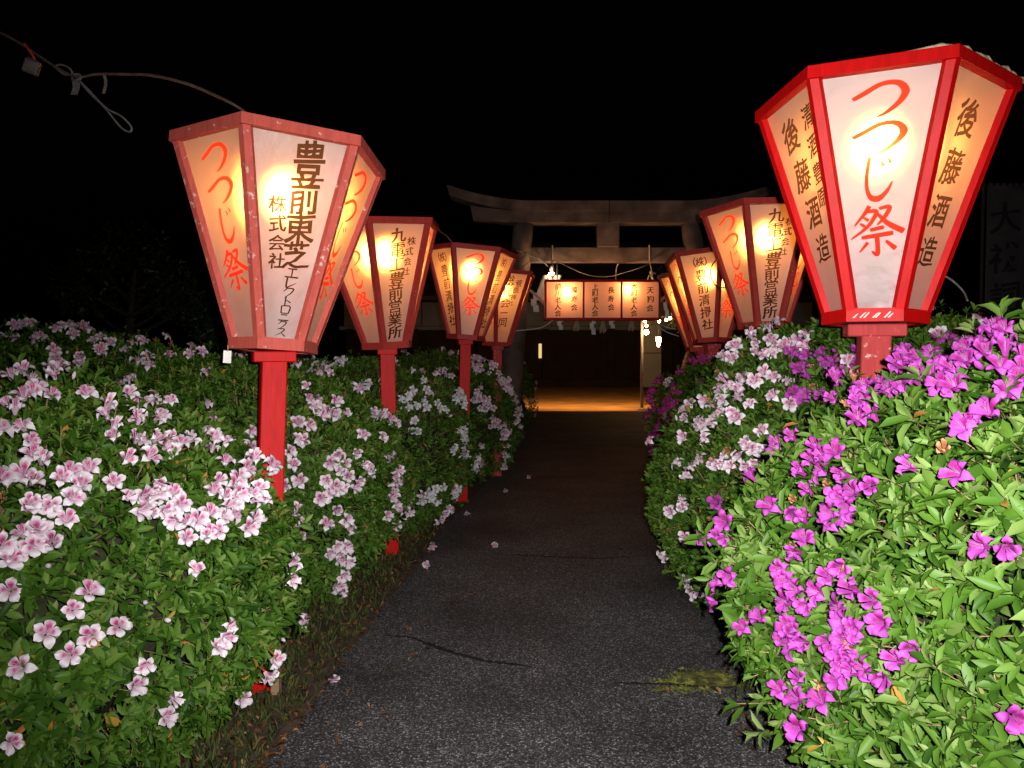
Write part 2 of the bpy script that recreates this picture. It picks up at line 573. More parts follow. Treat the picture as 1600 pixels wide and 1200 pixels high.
# ------------------------------------------------------------------ brush lettering
_tc = bpy.data.curves.new('glyph_source', 'FONT')
_tc.resolution_u = 3
_to = bpy.data.objects.new('glyph_source', _tc)
COL.objects.link(_to)
_GL = {}


def ribbon(pts, ws):
    """a brush stroke: smooth centre line, swelling width, pointed or blunt ends"""
    P = smooth_path([(x, y, 0) for x, y in pts], 6)
    n = len(P)
    W = np.interp(np.linspace(0, len(ws) - 1, n), range(len(ws)), ws)
    v, f = [], []
    for i, p in enumerate(P):
        d = P[min(i + 1, n - 1)] - P[max(i - 1, 0)]
        d.normalize()
        w = W[i] * .5 * (.75 if i in (0, n - 1) else 1)
        v += [(p.x - d.y * w, p.y + d.x * w), (p.x + d.y * w, p.y - d.x * w)]
        if i:
            f += [(2 * i - 2, 2 * i - 1, 2 * i + 1), (2 * i - 2, 2 * i + 1, 2 * i)]
    return v, f


STROKES = {
    'つ': [([(.00, .60), (.22, .72), (.52, .88), (.80, .84), (.92, .62), (.82, .38), (.60, .17), (.42, .08)], [.10, .12, .11, .13, .15, .12, .08, .03])],
    'じ': [([(.30, .98), (.25, .62), (.26, .30), (.38, .08), (.60, .06), (.80, .22), (.92, .42)], [.11, .10, .10, .13, .14, .10, .03]),
          ([(.60, .88), (.68, .76)], [.04, .09]), ([(.78, .94), (.86, .82)], [.04, .09])],
    '祭': [([(.38, .99), (.30, .86), (.10, .62)], [.09, .08, .03]),
          ([(.32, .88), (.50, .87), (.43, .70), (.29, .54), (.03, .36)], [.06, .09, .08, .07, .03]),
          ([(.27, .77), (.36, .70)], [.04, .07]), ([(.20, .66), (.29, .59)], [.04, .07]),
          ([(.55, .92), (.74, .93), (.64, .73), (.51, .60)], [.06, .09, .08, .03]),
          ([(.52, .83), (.70, .62), (.99, .43)], [.05, .10, .12]),
          ([(.38, .51), (.64, .55)], [.08, .08]), ([(.22, .37), (.80, .42)], [.08, .10]),
          ([(.50, .40), (.515, .18), (.50, .02), (.40, .09)], [.09, .09, .10, .02]),
          ([(.34, .27), (.18, .08)], [.08, .03]), ([(.66, .28), (.84, .10)], [.05, .11])],
    'エ': [([(.18, .80), (.80, .86)], [.1, .12]), ([(.5, .82), (.5, .2)], [.1, .09]), ([(.05, .16), (.95, .24)], [.11, .13])],
    'レ': [([(.25, .95), (.26, .15), (.55, .30), (.95, .62)], [.12, .13, .09, .03])],
    'ク': [([(.38, .98), (.28, .72), (.08, .50)], [.11, .09, .03]), ([(.36, .82), (.82, .86), (.66, .45), (.25, .02)], [.08, .13, .10, .03])],
    'ト': [([(.38, .98), (.38, .03)], [.13, .10]), ([(.40, .62), (.80, .42)], [.06, .13])],
    'ロ': [([(.15, .82), (.20, .10)], [.12, .11]), ([(.15, .80), (.84, .86), (.78, .14)], [.09, .12, .11]), ([(.2, .14), (.80, .18)], [.10, .10])],
    'ニ': [([(.22, .74), (.78, .80)], [.10, .13]), ([(.04, .18), (.96, .26)], [.11, .14])],
    'ス': [([(.15, .84), (.80, .88), (.56, .46), (.04, .04)], [.08, .12, .10, .03]), ([(.52, .46), (.96, .08)], [.05, .15])],
    '一': [([(.05, .50), (.95, .57)], [.09, .12])],
}


def glyph(ch):
    if ch in _GL: return _GL[ch]
    if ch in STROKES:
        V, Fc = [], []
        for pts, ws in STROKES[ch]:
            v, f = ribbon(pts, ws)
            Fc += [tuple(len(V) + i for i in q) for q in f]
            V += v
        g = (np.array(V), Fc)
    else:
        _tc.body = ch
        _tc.offset = .008
        bpy.context.view_layer.update()
        dg = bpy.context.evaluated_depsgraph_get()
        ev = _to.evaluated_get(dg)
        me = ev.to_mesh()
        V = np.array([v.co[:2] for v in me.vertices])
        Fc = [tuple(p.vertices) for p in me.polygons]
        ev.to_mesh_clear()
        V = (V - V.min(0)) / max(np.ptp(V, axis=0).max(), 1e-6)
        V += (1 - V.max(0)) / 2
        # hand-brushed irregularity: rising slant, uneven stroke weight
        x, y = V[:, 0].copy(), V[:, 1].copy()
        sd = (ord(ch) % 97) * 1.7
        dx = [noise.noise(Vector((a * 3.1, b * 3.1, sd))) * .045 + noise.noise(Vector((a * 11, b * 11, sd + 5))) * .012 for a, b in zip(x, y)]
        dy = [noise.noise(Vector((a * 3.1, b * 3.1, sd + 20))) * .045 + noise.noise(Vector((a * 11, b * 11, sd + 25))) * .012 for a, b in zip(x, y)]
        V = np.stack([x + dx, y + np.array(dy) + .13 * (x - .5)], -1)
        # brush weight: outline moved outward, more across upright strokes than across level ones
        ecount = {}
        key = {}
        idm = [key.setdefault((round(float(a), 4), round(float(b_), 4)), len(key)) for a, b_ in V]
        for f in Fc:
            a2 = sum(V[f[i]][0] * V[f[(i + 1) % len(f)]][1] - V[f[(i + 1) % len(f)]][0] * V[f[i]][1] for i in range(len(f)))
            ff = list(f) if a2 > 0 else list(f)[::-1]
            for p, q in zip(ff, ff[1:] + ff[:1]):
                ecount.setdefault((min(idm[p], idm[q]), max(idm[p], idm[q])), []).append((p, q))
        nrm = np.zeros((len(key), 2))
        for e, lst in ecount.items():
            if len(lst) == 1 and e[0] != e[1]:
                p, q = lst[0]
                dv = V[q] - V[p]
                l_ = np.hypot(*dv)
                if l_ > 1e-6:
                    nn = np.array([dv[1], -dv[0]]) / l_
                    nrm[idm[p]] += nn; nrm[idm[q]] += nn
        ln_ = np.linalg.norm(nrm, axis=1)[:, None]
        nrm = nrm / np.maximum(ln_, 1e-6)
        dense = min(1, 260 / max(len(V), 1)) ** .5
        out = []
        for i_, (x_, y_) in enumerate(V):
            n_ = nrm[idm[i_]]
            wv = .5 + noise.noise(Vector((x_ * 4, y_ * 4, sd + 40)))
            amt = (.003 + .015 * abs(n_[0]) + .010 * wv * abs(n_[0]) - .003 * abs(n_[1])) * dense * (.45 if ch in '造営電' else 1)
            out.append((x_ + n_[0] * amt, y_ + n_[1] * amt))
        g = (np.array(out), Fc)
    _GL[ch] = g
    return g


def column(text, ink, u, v, size, step=1.0, shrink=1.0, du=0.0, sx=1.0, rot=0.0):
    """vertical writing: glyph list [(char, ink, u, v, sx, sy, rot)] starting with its top at v"""
    out = []
    rr = random.Random(len(text) * 13 + int(u * 1000))
    for ch in text:
        if ch == ' ':
            v -= size * .5
            continue
        out.append((ch, ink, u + rr.uniform(-.03, .03) * size, v - size / 2, size * sx, size, rot + rr.uniform(-.05, .05)))
        v -= size * step
        u += du
        size *= shrink
    return out


def inked_sheet(name, outline, glyphs, mats, place, inner=()):
    """one thin sheet cut along its writing; ink is part of the sheet. place(u, v) -> xyz"""
    V = [Vector(p) for p in outline]
    n0 = len(V)
    E_ = [(i, (i + 1) % n0) for i in range(n0)]
    tri_sets = []
    for ch, ink, u, v, sx, sy, rot in glyphs:
        gv, gf = glyph(ch)
        c, s = math.cos(rot), math.sin(rot)
        xy = (np.asarray(gv) - .5) * np.array([sx, sy])
        xy = np.stack([u + c * xy[:, 0] - s * xy[:, 1], v + s * xy[:, 0] + c * xy[:, 1]], -1)
        # merge coincident points, keep only the contour edges
        key, back = {}, []
        for q in np.round(xy, 5):
            k = (float(q[0]), float(q[1]))
            if k not in key:
                key[k] = len(V); V.append(Vector(k))
            back.append(key[k])
        cnt = {}
        tri = []
        for f in gf:
            f2 = [back[i] for i in f]
            for a, b in zip(f2, f2[1:] + f2[:1]):
                if a != b:
                    e = (min(a, b), max(a, b)); cnt[e] = cnt.get(e, 0) + 1
            for i in range(1, len(f) - 1): tri.append((f[0], f[i], f[i + 1]))
        E_ += [e for e, n_ in cnt.items() if n_ == 1]
        tri_sets.append((ink, xy[np.array(tri)]))
    for p in inner: V.append(Vector(p))
    r = delaunay_2d_cdt(V, E_, [], 0, 1e-6)
    pts2 = np.array([p[:] for p in r[0]]); fcs = np.array([list(f) for f in r[2]])
    cen = pts2[fcs].mean(1)
    midx = np.zeros(len(fcs), int)
    for ink, T in tri_sets:
        lo, hi = T.min((0, 1)), T.max((0, 1))
        cand = np.where(((cen > lo) & (cen < hi)).all(1))[0]
        if not len(cand): continue
        P = cen[cand][:, None, :]
        a, b, c = T[None, :, 0], T[None, :, 1], T[None, :, 2]
        cr = lambda p, q, x: (q[..., 0] - p[..., 0]) * (x[..., 1] - p[..., 1]) - (q[..., 1] - p[..., 1]) * (x[..., 0] - p[..., 0])
        d1, d2, d3 = cr(a, b, P), cr(b, c, P), cr(c, a, P)
        ins = ((d1 >= 0) & (d2 >= 0) & (d3 >= 0)) | ((d1 <= 0) & (d2 <= 0) & (d3 <= 0))
        midx[cand[ins.any(1)]] = ink
    me = bpy.data.meshes.new(name)
    me.from_pydata([place(p[0], p[1]) for p in pts2], [], fcs.tolist())
    for m in mats: me.materials.append(m)
    me.polygons.foreach_set('material_index', midx.astype(np.int32))
    me.polygons.foreach_set('use_smooth', np.ones(len(fcs), bool))
    me.update()
    return me


# ------------------------------------------------------------------ hexagonal lanterns on posts
RT, RB, LH = .48, .19, .90
AT_, AB_ = RT * .8660254, RB * .8660254
SL = math.hypot(LH, AT_ - AB_)
FN = Vector((0, -LH, -(AT_ - AB_))).normalized()     # outward normal of face 0


def face_pt(u, v, off=-.014):
    """point on face 0 (normal towards -y); v = 0 bottom .. SL top"""
    t = v / SL
    p = Vector((u, -(AB_ + (AT_ - AB_) * t), LH * t))
    return p + FN * off


def panel_place(u, v):
    t = v / SL
    w = (RB + (RT - RB) * t) / 2
    e = max(0, 1 - (u / w) ** 2) * max(0, 1 - (2 * t - 1) ** 2)
    sag = -.010 * e + .0035 * noise.noise(Vector((u * 9, v * 4, 3))) * e
    # puckers where the cloth is nailed at the bottom corners
    sag += .006 * math.sin(u * 160) * max(0, 1 - t / .12) * (abs(u) / w) ** 2
    return tuple(face_pt(u, v, -.016 + sag))


def make_panel(glyphs):
    m = .004
    o = [(-RB / 2 + m, m), (RB / 2 - m, m), (RT / 2 - m, SL - m), (-RT / 2 + m, SL - m)]
    inner = []
    for j in range(1, 30):
        v = SL * j / 30
        w = (RB + (RT - RB) * j / 30) / 2 - .008
        for i in range(13):
            inner.append((w * (2 * i / 12 - 1) + .0003 * math.sin(i * 7 + j), v + .0003 * math.cos(i * 5 + j * 3)))
    return inked_sheet('panel', o, glyphs, [M['paper'], M['black_ink'], M['red_ink']], panel_place, inner)


K, R_ = 1, 2


def tsutsuji(s=1.0, dx=0.0, dr=0.0):
    return [('つ', R_, .005 + dx, SL * .855, .19 * s, .14 * s, .05 + dr), ('つ', R_, .005 + dx, SL * .71, .185 * s, .13 * s, .05 + dr),
            ('じ', R_, -.005 + dx, SL * .555, .13 * s, .165 * s, -.02 + dr), ('祭', R_, dx, SL * .35, .19 * s, .19 * s, .04 + dr)]


TXT = {}
TXT['tsu'] = make_panel(tsutsuji())
TXT['tsu_b'] = make_panel(tsutsuji(.94, -.008, .05))
g = [('豊', K, .045, SL * .86, .135, .165, 0), ('前', K, .04, SL * .70, .125, .15, 0), ('東', K, .035, SL * .555, .125, .135, 0), ('芝', K, .03, SL * .43, .11, .12, 0)]
vv, ss = SL * .375, .063
for i, ch in enumerate('エレクトロニクス'):
    g.append((ch, K, .022 - .0035 * i, vv - ss / 2, ss * 1.02, ss * .92, -.08)); vv -= ss * .72; ss *= .95
g += column('株式会社', K, -.065, SL * .69, .074, 1.14, .97, .006)
TXT['electric'] = make_panel(g)
TXT['works'] = make_panel(column('九電工豊前営業所', K, .0, SL * .93, .108, 1.0, .985, 0, 1.08) + column('株式会社', K, .105, SL * .86, .062, 1.22, .98, -.012))
TXT['clean'] = make_panel([('（', K, -.055, SL * .87, .10, .10, 0), ('株', K, .0, SL * .87, .085, .10, 0), ('）', K, .055, SL * .87, .10, .10, 0)]
                          + column('豊前清掃社', K, .0, SL * .79, .118, 1.12, .985, .002))
TXT['elders'] = make_panel(column('総代会一同', K, -.035, SL * .93, .135, 1.08, .95, 0) + column('菅原神社', K, .10, SL * .88, .085, 1.12, .92, -.022))
TXT['brewer'] = make_panel(column('後藤酒造', K, -.005, SL * .88, .145, 1.26, .93, .002, .95, -.05))
TXT['brewer_b'] = make_panel(column('後藤酒造', K, -.045, SL * .90, .140, 1.26, .93, .012, .92, -.05) + column('清酒豊原', K, .115, SL * .90, .088, 1.32, .93, -.014))

# frame pieces, shared by all lanterns (built round the lantern's own axis)
NF = Vector((math.sin(math.pi / 6), -math.cos(math.pi / 6), 0))


def hexv(k, r, z):
    a = k * math.pi / 3
    return Vector((r * math.sin(a), -r * math.cos(a), z))


def rib_mesh():
    m = MB()
    w, th = .030, .022
    rings = []
    for z, r in ((-.012, RB - .004), (LH + .004, RT + .0015)):
        c = hexv(0, r, z)
        dl = (hexv(5, r, z) - c).normalized(); dr = (hexv(1, r, z) - c).normalized()
        inn = (dl + dr).normalized()
        out = -inn
        # two strips, one on each face, meeting at the corner with a fine groove between
        rings.append([c + out * .006, c + dr * w + out * .004, c + dr * w + inn * th, c + inn * th * 1.1, c + dl * w + inn * th, c + dl * w + out * .004, c + out * .0045 + dl * .002, ])
    n = 7
    v = rings[0] + rings[1]
    f = [(i, (i + 1) % n, n + (i + 1) % n, n + i) for i in range(n)] + [tuple(range(n))[::-1], tuple(n + i for i in range(n))]
    return m.add(v, f).mesh('rib')


def rail_mesh(r, z0, z1, th, out):
    """a bar along one side of the hexagon, mitred at the corners"""
    m = MB()
    q = []
    for z in (z0, z1):
        rr = r + (RT - RB) / LH * (z - z0) * 0
        for k, rad in ((0, rr + out), (1, rr + out), (1, rr + out - th), (0, rr + out - th)):
            q.append(hexv(k, rad, z))
    return m.hexa(q).mesh('rail')


RIB = rib_mesh()
TOPRAIL = rail_mesh(RT, LH - .034, LH + .012, .040, .010)
BOTRAIL = rail_mesh(RB, -.022, .030, .05, .012)
FLOOR = MB().add([hexv(k, RB - .01, -.018) for k in range(6)] + [hexv(k, RB - .01, -.004) for k in range(6)],
                 [tuple(range(6)), tuple(6 + k for k in range(6))] + [(k, (k + 1) % 6, 6 + (k + 1) % 6, 6 + k) for k in range(6)]).mesh('floor_board')
CROSS = MB().box(-RT * .86, RT * .86, -.02, .02, LH - .022, LH + .006).mesh('cross_bar')
BZ = LH - .20
BULB = MB().lathe([(.004, -.045), (.022, -.040), (.036, -.020), (.040, 0), (.036, .020), (.022, .044), (.015, .062)], 14, (0, 0, BZ)).mesh('bulb', True)
SOCK = MB().lathe([(.016, .058), (.020, .06), (.020, .11), (.010, .125), (.005, LH - .02 - BZ)], 10, (0, 0, BZ)).mesh('socket', True)
for me_, mt in ((FLOOR, 'dark_wood'), (CROSS, 'dark_wood'), (BULB, 'bulb'), (SOCK, 'socket')):
    me_.materials.append(M[mt])


def lantern(q, label, faces, frame, post, base, prot=.3, cap_w=.2, bare_bottom=False):
    X, Y, Z, yaw, tx, ty = q
    bx, by = base
    root = empty('paper_lantern', (bx, by, 0))
    tag(root, label, 'lantern', 'red framed festival lanterns along the path')
    head = Matrix.Translation((X - bx, Y - by, Z)) @ (Matrix.Rotation(ty, 4, 'Y') @ Matrix.Rotation(tx, 4, 'X') @ Matrix.Rotation(yaw, 4, 'Z'))

    def put(name, me, ang=0.0, mat=None):
        o = bpy.data.objects.new(name, me)
        COL.objects.link(o); o.parent = root
        o.matrix_local = head @ Matrix.Rotation(ang, 4, 'Z')
        if mat is not None:
            if not me.materials: me.materials.append(mat)
            o.material_slots[0].link = 'OBJECT'; o.material_slots[0].material = mat
        return o
    for k in range(6):
        a = k * math.pi / 3
        put('rib', RIB, a, frame)
        put('top_rail', TOPRAIL, a, frame)
        put('bottom_rail', BOTRAIL, a, frame)
        put('panel', TXT[faces[k]], a + math.pi / 6)
    put('floor_board', FLOOR); put('cross_bar', CROSS); put('bulb', BULB); put('socket', SOCK)
    # post, leaning a little, with a crosspiece below the lantern
    m = MB()
    top = Vector((X - bx, Y - by, Z)) + (head.to_3x3() @ Vector((0, 0, -.021)))
    w = .056
    q8 = []
    for p, s in ((Vector((0, 0, -.15)), 1.0), (top, 1.0)):
        for i, j in ((-1, -1), (1, -1), (1, 1), (-1, 1)):
            c, sn = math.cos(prot), math.sin(prot)
            q8.append(p + Vector(((c * i - sn * j) * w * s, (sn * i + c * j) * w * s, 0)))
    m.hexa(q8).build('post', post, root, bevel=.005)
    dirp = (top - Vector((0, 0, 0))).normalized()
    c0 = top - dirp * .052
    m = MB()
    rx = Vector((math.cos(prot), math.sin(prot), 0))
    m.beam(c0 - rx * cap_w / 2 + dirp * .027, c0 + rx * cap_w / 2 + dirp * .027, .13, .05)
    m.build('crosspiece', post, root, bevel=.005)
    return root, head


RN, RF, RD = M['red_new'], M['red_faded'], M['red_dark']
L1, H1 = lantern((-1.102, 3.52, 1.554, -.053, -.06, .044), 'faded red lantern with a white tag, black writing in two sizes on its front',
                 ['electric', 'tsu', 'electric', 'tsu', 'electric', 'tsu_b'], RF, M['red_post'], (-1.135, 3.40), .42, .19)
L2, H2 = lantern((-.952, 5.802, 1.60, .002, .06, -.052), 'lantern behind the tagged one, front panel lettered with one long black column',
                 ['works', 'tsu', 'works', 'tsu', 'works', 'tsu_b'], RD, M['red_post'], (-.925, 5.80), .15, .15)
L3, H3 = lantern((-.484, 7.943, 1.715, -.373, -.009, .077), 'lantern with red writing on its front and bracketed black writing on both sides',
                 ['tsu', 'clean', 'tsu_b', 'clean', 'tsu', 'clean'], RD, M['red_post'], (-.53, 7.95), .1, .15)
L4, H4 = lantern((-.189, 9.644, 1.678, -.087, .008, .043), 'lantern beside the left torii pillar with a large and a small black column',
                 ['elders', 'tsu', 'elders', 'tsu', 'elders', 'tsu'], RD, M['red_chalky'], (-.20, 9.64), .2, .15)
R1, HR1 = lantern((1.484, 3.115, 1.66, -.968, -.03, .022), 'large bright red lantern with white front panel of red writing above purple azaleas',
                  ['tsu', 'brewer', 'tsu', 'brewer', 'tsu', 'brewer_b'], RN, M['red_chalky'], (1.46, 3.13), -.25, .22)
R2, HR2 = lantern((1.971, 5.948, 1.748, -.596, -.029, -.008), 'lantern sunk behind the pale azaleas, black writing in front and red writing on its sides',
                  ['works', 'tsu', 'works', 'tsu', 'works', 'tsu_b'], RD, M['red_chalky'], (1.96, 5.95), .2, .15)
R3, HR3 = lantern((2.116, 8.046, 1.675, -1.052, -.094, -.013), 'lantern by the magenta azaleas with bracketed black writing on its narrow front panel',
                  ['clean', 'tsu', 'clean', 'tsu', 'clean', 'tsu_b'], RD, M['red_chalky'], (2.09, 8.1), .2, .15)
R4, HR4 = lantern((2.259, 9.026, 1.617, -.996, .051, -.079), 'lantern mostly hidden behind the one with the narrow front, right of path near the torii',
                  ['tsu', 'clean', 'tsu', 'clean', 'tsu', 'tsu_b'], RD, M['red_chalky'], (2.30, 9.03), .2, .15)

# pale scrapes in the paint of the big lantern's lower rail
for i in range(7):
    m = MB()
    u0 = -.078 + i * .021 + .006 * math.sin(i * 2.7)
    yy = -(RB + .012) * .8660254
    m.hexa([(u0, yy - .002, -.008), (u0 + .007, yy - .002, -.008), (u0 + .007, yy + .002, -.008), (u0, yy + .002, -.008),
            (u0 + .014 + .004 * (i % 3), yy - .002, .006 + .005 * (i % 3)), (u0 + .022 + .004 * (i % 2), yy - .002, .010 + .004 * (i % 2)), (u0 + .022 + .004 * (i % 2), yy + .002, .010 + .004 * (i % 2)), (u0 + .014 + .004 * (i % 3), yy + .002, .006 + .005 * (i % 3))])
    so_ = m.build('paint_scrape', M['white_paper'], R1)
    so_.matrix_local = HR1 @ Matrix.Rotation(math.pi / 6, 4, 'Z')

# small paper tag hanging from a corner of the first lantern
c = H1 @ Vector(hexv(5, RB + .004, -.02))
tg = MB()
tg.box(-.017, .017, -.001, .001, -.068, -.012)
tgo = tg.build('tag', M['white_paper'], L1); tgo.location = c + Vector((-.004, -.012, 0)); tgo.rotation_euler = (.05, .06, .3)
ts = MB().tube([(0, 0, .012), (.002, -.002, -.005), (0, 0, -.018)], .0015, 5).build('tag_string', M['rope'], L1); ts.location = tgo.location
# stakes nailed to the foot of the first post
for dx, dy, lean in ((-.085, -.02, .03), (.078, -.045, .02)):
    st = MB().hexa([(dx - .018, dy - .02, -.05), (dx + .018, dy - .02, -.05), (dx + .018, dy + .02, -.05), (dx - .018, dy + .02, -.05),
                    (dx - .020 + lean * .3, dy - .02, .20), (dx + .012 + lean * .3, dy - .02, .23), (dx + .012 + lean * .3, dy + .02, .23), (dx - .020 + lean * .3, dy + .02, .20)])
    st.build('stake', M['bare_wood'], L1)


def hpt(Hm, root, v):
    return root.location + (Hm @ Vector(v))


# ------------------------------------------------------------------ box lantern hung from the torii
BY = 13.55
bx0, bx1 = at(852, 470, BY).x, at(1028, 470, BY).x
bz1, bz0 = at(900, 440, BY).z, at(900, 499, BY).z
bw, bh, bd = (bx1 - bx0), (bz1 - bz0), .30
box = empty('box_lantern', ((bx0 + bx1) / 2, BY, bz0))
tag(box, 'long box lantern of three lit paper panels hanging under the torii beam', 'lantern')
third = bw / 3
TX3 = [column('前川老人会', K, -.115, bh * .93, .112, 1.04) + column('萬寿会', K, .17, bh * .84, .115, 1.3),
       column('上町老人会', K, -.13, bh * .93, .112, 1.04) + column('長寿会', K, .15, bh * .84, .115, 1.3),
       column('本町老人会', K, -.11, bh * .93, .112, 1.04) + column('天狗会', K, .17, bh * .84, .12, 1.3)]
for i, gl in enumerate(TX3):
    cx = (i - 1) * third
    o = [(-third / 2 + .012, .012), (third / 2 - .012, .012), (third / 2 - .012, bh - .012), (-third / 2 + .012, bh - .012)]
    for sgn in (-1, 1):
        me = inked_sheet('panel', o, gl, [M['paper_pink'], M['black_ink'], M['red_ink']],
                         lambda u, v: (cx + u, -bd / 2 + .012, v) if sgn < 0 else (cx - u, bd / 2 - .012, v))
        link('panel', me, box)
for s in (-1, 1):
    MB().box(s * bw / 2 - .004, s * bw / 2 + .004, -bd / 2 + .02, bd / 2 - .02, .02, bh - .02).build('end_panel', M['paper_pink'], box)
for i in range(4):
    x = (i - 1.5) * third
    for y in (-bd / 2, bd / 2):
        MB().box(x - .017, x + .017, y - .012, y + .012, .018, bh - .018).build('stile', RD, box, bevel=.003)
for z in (0, bh):
    for y in (-bd / 2, bd / 2):
        MB().box(-bw / 2 - .02, bw / 2 + .02, y - .016, y + .016, z - .022, z + .022).build('rail', M['red_new'], box, bevel=.003)
    for x in (-bw / 2, bw / 2):
        MB().box(x - .019, x + .019, -bd / 2 + .017, bd / 2 - .017, z - .021, z + .021).build('end_rail', RD, box)
MB().box(-bw / 2 + .02, bw / 2 - .02, -bd / 2 + .017, bd / 2 - .017, -.012, .004).build('floor_board', M['dark_wood'], box)  # added board, stops bulb light falling on the path below
for px in (885, 980):
    p = at(px, 458 if px == 885 else 454, BY)
    b = MB().lathe([(.004, -.04), (.03, -.03), (.036, 0), (.03, .03), (.014, .06)], 12).build('bulb', M['bulb_box'], box, True)
    b.location = (p.x - box.location.x, -.04, p.z - bz0)
    c = MB().tube([(b.location.x, -.04, p.z - bz0 + .06), (b.location.x, -.04, bh + .01)], .008, 6).build('bulb_cord', M['socket'], box)
    # batten that carries it
    MB().box(b.location.x - .015, b.location.x + .015, -bd / 2 + .016, bd / 2 - .016, bh - .018, bh + .006).build('batten', M['dark_wood'], box)
for px in (864, 1019):
    x = at(px, 440, BY).x - box.location.x
    r = MB().tube([(x, -.1, bh + .01), (x + .012, .15, bh + .25), (x + .008, .32, 3.27 - bz0), (x + .006, .332, 3.55 - bz0), (x + .006, .45, 3.56 - bz0)], .011, 6)
    r.tube(smooth_path([(x, -.1, bh + .03), (x - .07, -.12, bh + .1), (x - .10, -.13, bh + .02)], 4), .012, 5)
    r.tube(smooth_path([(x, -.1, bh + .05), (x - .06, -.12, bh + .16), (x + .04, -.12, bh + .12)], 4), .010, 5)
    r.build('hanging_rope', M['rope'], box)

# straw rope between the pillars with paper streamers
sr = smooth_path([at(806, 446, 13.72), at(832, 457, 13.75), at(870, 488, 13.78), at(940, 497, 13.78), at(1010, 484, 13.78), at(1050, 455, 13.75), at(1076, 444, 13.72)], 8)
rp = MB()
n = len(sr)
for k in range(3):
    tw = []
    for i, p in enumerate(sr):
        a = i * 1.1 + k * 2.094
        th = .012 + .022 * math.sin(math.pi * i / (n - 1)) ** 2
        tw.append(p + Vector((0, math.cos(a) * th, math.sin(a) * th)))
    rp.tube(tw, [.010 + .020 * math.sin(math.pi * i / (n - 1)) ** 2 for i in range(n)], 6)
ro = rp.build('straw_rope', M['rope'], None, True)
tag(ro, 'twisted straw rope tied between the two torii pillars behind box lantern', 'rope')


def streamer(px, py, y, ln, w, label, kind):
    """zigzag folded paper or a straw tassel hanging from the rope"""
    p = at(px, py, y)
    m = MB()
    if kind == 'paper':
        z, x = 0, 0
        for i in range(3):
            s = 1 if i % 2 else -1
            h = ln / 3
            m.hexa([(x - w / 2, -.003 + .01 * i, z - h), (x + w / 2, -.003 + .01 * i, z - h), (x + w / 2, .001 + .01 * i, z - h), (x - w / 2, .001 + .01 * i, z - h),
                    (x - w / 2 - .01, -.003, z + .01), (x + w / 2 - .01, -.003, z + .01), (x + w / 2 - .01, .001, z + .01), (x - w / 2 - .01, .001, z + .01)])
            z -= h * .94
            x += s * w * .42
    else:
        for i in range(9):
            a = i * .7
            m.tube([(math.cos(a) * .008, math.sin(a) * .008, .0), (math.cos(a) * .012, math.sin(a) * .012, -.04), (math.cos(a) * w / 2, math.sin(a) * w / 3, -ln * (.85 + .15 * math.sin(i * 3)))], [.007, .009, .011], 4)
    o = m.build('paper_streamer' if kind == 'paper' else 'straw_tassel', M['white_paper'] if kind == 'paper' else M['rope'])
    o.location = p
    tag(o, label, 'streamer' if kind == 'paper' else 'tassel', 'streamers and tassels on the straw rope')
    return o


streamer(838, 459, 13.74, .34, .10, 'folded white paper streamer hanging alone between lantern and box lantern end', 'paper')
streamer(1043, 462, 13.74, .40, .07, 'folded white paper streamer hanging between box lantern and the right-hand lanterns', 'paper')
PN = {877: 'panel nearer the bare bulb', 928: 'middle panel, the longest one', 958: 'middle panel, the shortest one', 901: 'panel nearer the bare bulb', 942: 'middle panel', 987: 'panel nearer the steel pole'}
for px, ln in ((877, .17), (928, .26), (958, .14)):
    streamer(px, 497, 13.77, ln + .05, .075, 'white paper streamer below the box lantern ' + PN[px], 'paper')
for px, ln in ((901, .26), (942, .30), (987, .26)):
    streamer(px, 496, 13.77, ln, .11, 'straw tassel below the box lantern ' + PN[px], 'straw')

# bare bulb hung under the tie beam
hb = empty('hanging_bulb', at(861, 428, 13.8))
tag(hb, 'bare glowing bulb hanging from the stone beam above the box lantern', 'lamp')
MB().lathe([(.004, -.05), (.03, -.035), (.04, 0), (.03, .035), (.018, .06)], 12).build('bulb', M['bulb_bare'], hb, True)
MB().lathe([(.02, .055), (.026, .06), (.026, .13), (.012, .15)], 10).build('socket', M['white_paper'], hb, True)
MB().tube([(0, 0, .145), (.004, .03, .24), (0, .06, .36)], .007, 6).build('cord', M['wire_grey'], hb)
for c in hb.children:
    if c.name.startswith('bulb'): c.rotation_euler = (0, 1.2, 0)

# drooping flag behind the left end of the box lantern
fb = empty('draped_flag', at(848, 468, 13.9))
tag(fb, 'drooping white flag with a red disc behind the end of box lantern', 'flag')
v, f, fr = [], [], []
for j in range(9):
    for i in range(9):
        t, s = j / 8, i / 8
        x = -.16 + .34 * s + .16 * t
        z = -.02 + .46 * t
        v.append((x, .03 * math.sin(s * 9 + t * 2), z))
for j in range(8):
    for i in range(8):
        q = (j * 9 + i, j * 9 + i + 1, j * 9 + i + 10, j * 9 + i + 9)
        (fr if (i - 6.0) ** 2 + (j - 2.6) ** 2 < 5 else f).append(q)
solid = lambda o, t: setattr(o.modifiers.new('thickness', 'SOLIDIFY'), 'thickness', t)
o = MB().add(v, f).build('cloth', M['flag_cloth'], fb, True); solid(o, .003)
o = MB().add(v, fr).build('red_disc', M['flag_red'], fb, True); solid(o, .003)
MB().tube([(-.2, 0, -.03), (.26, 0, -.03)], .014, 6).build('rod', M['wire_black'], fb)
MB().tube([(.26, 0, -.03), (.26, 0, .7)], .012, 6).build('pole', M['wire_black'], fb)
bpy.data.objects.remove(_to)

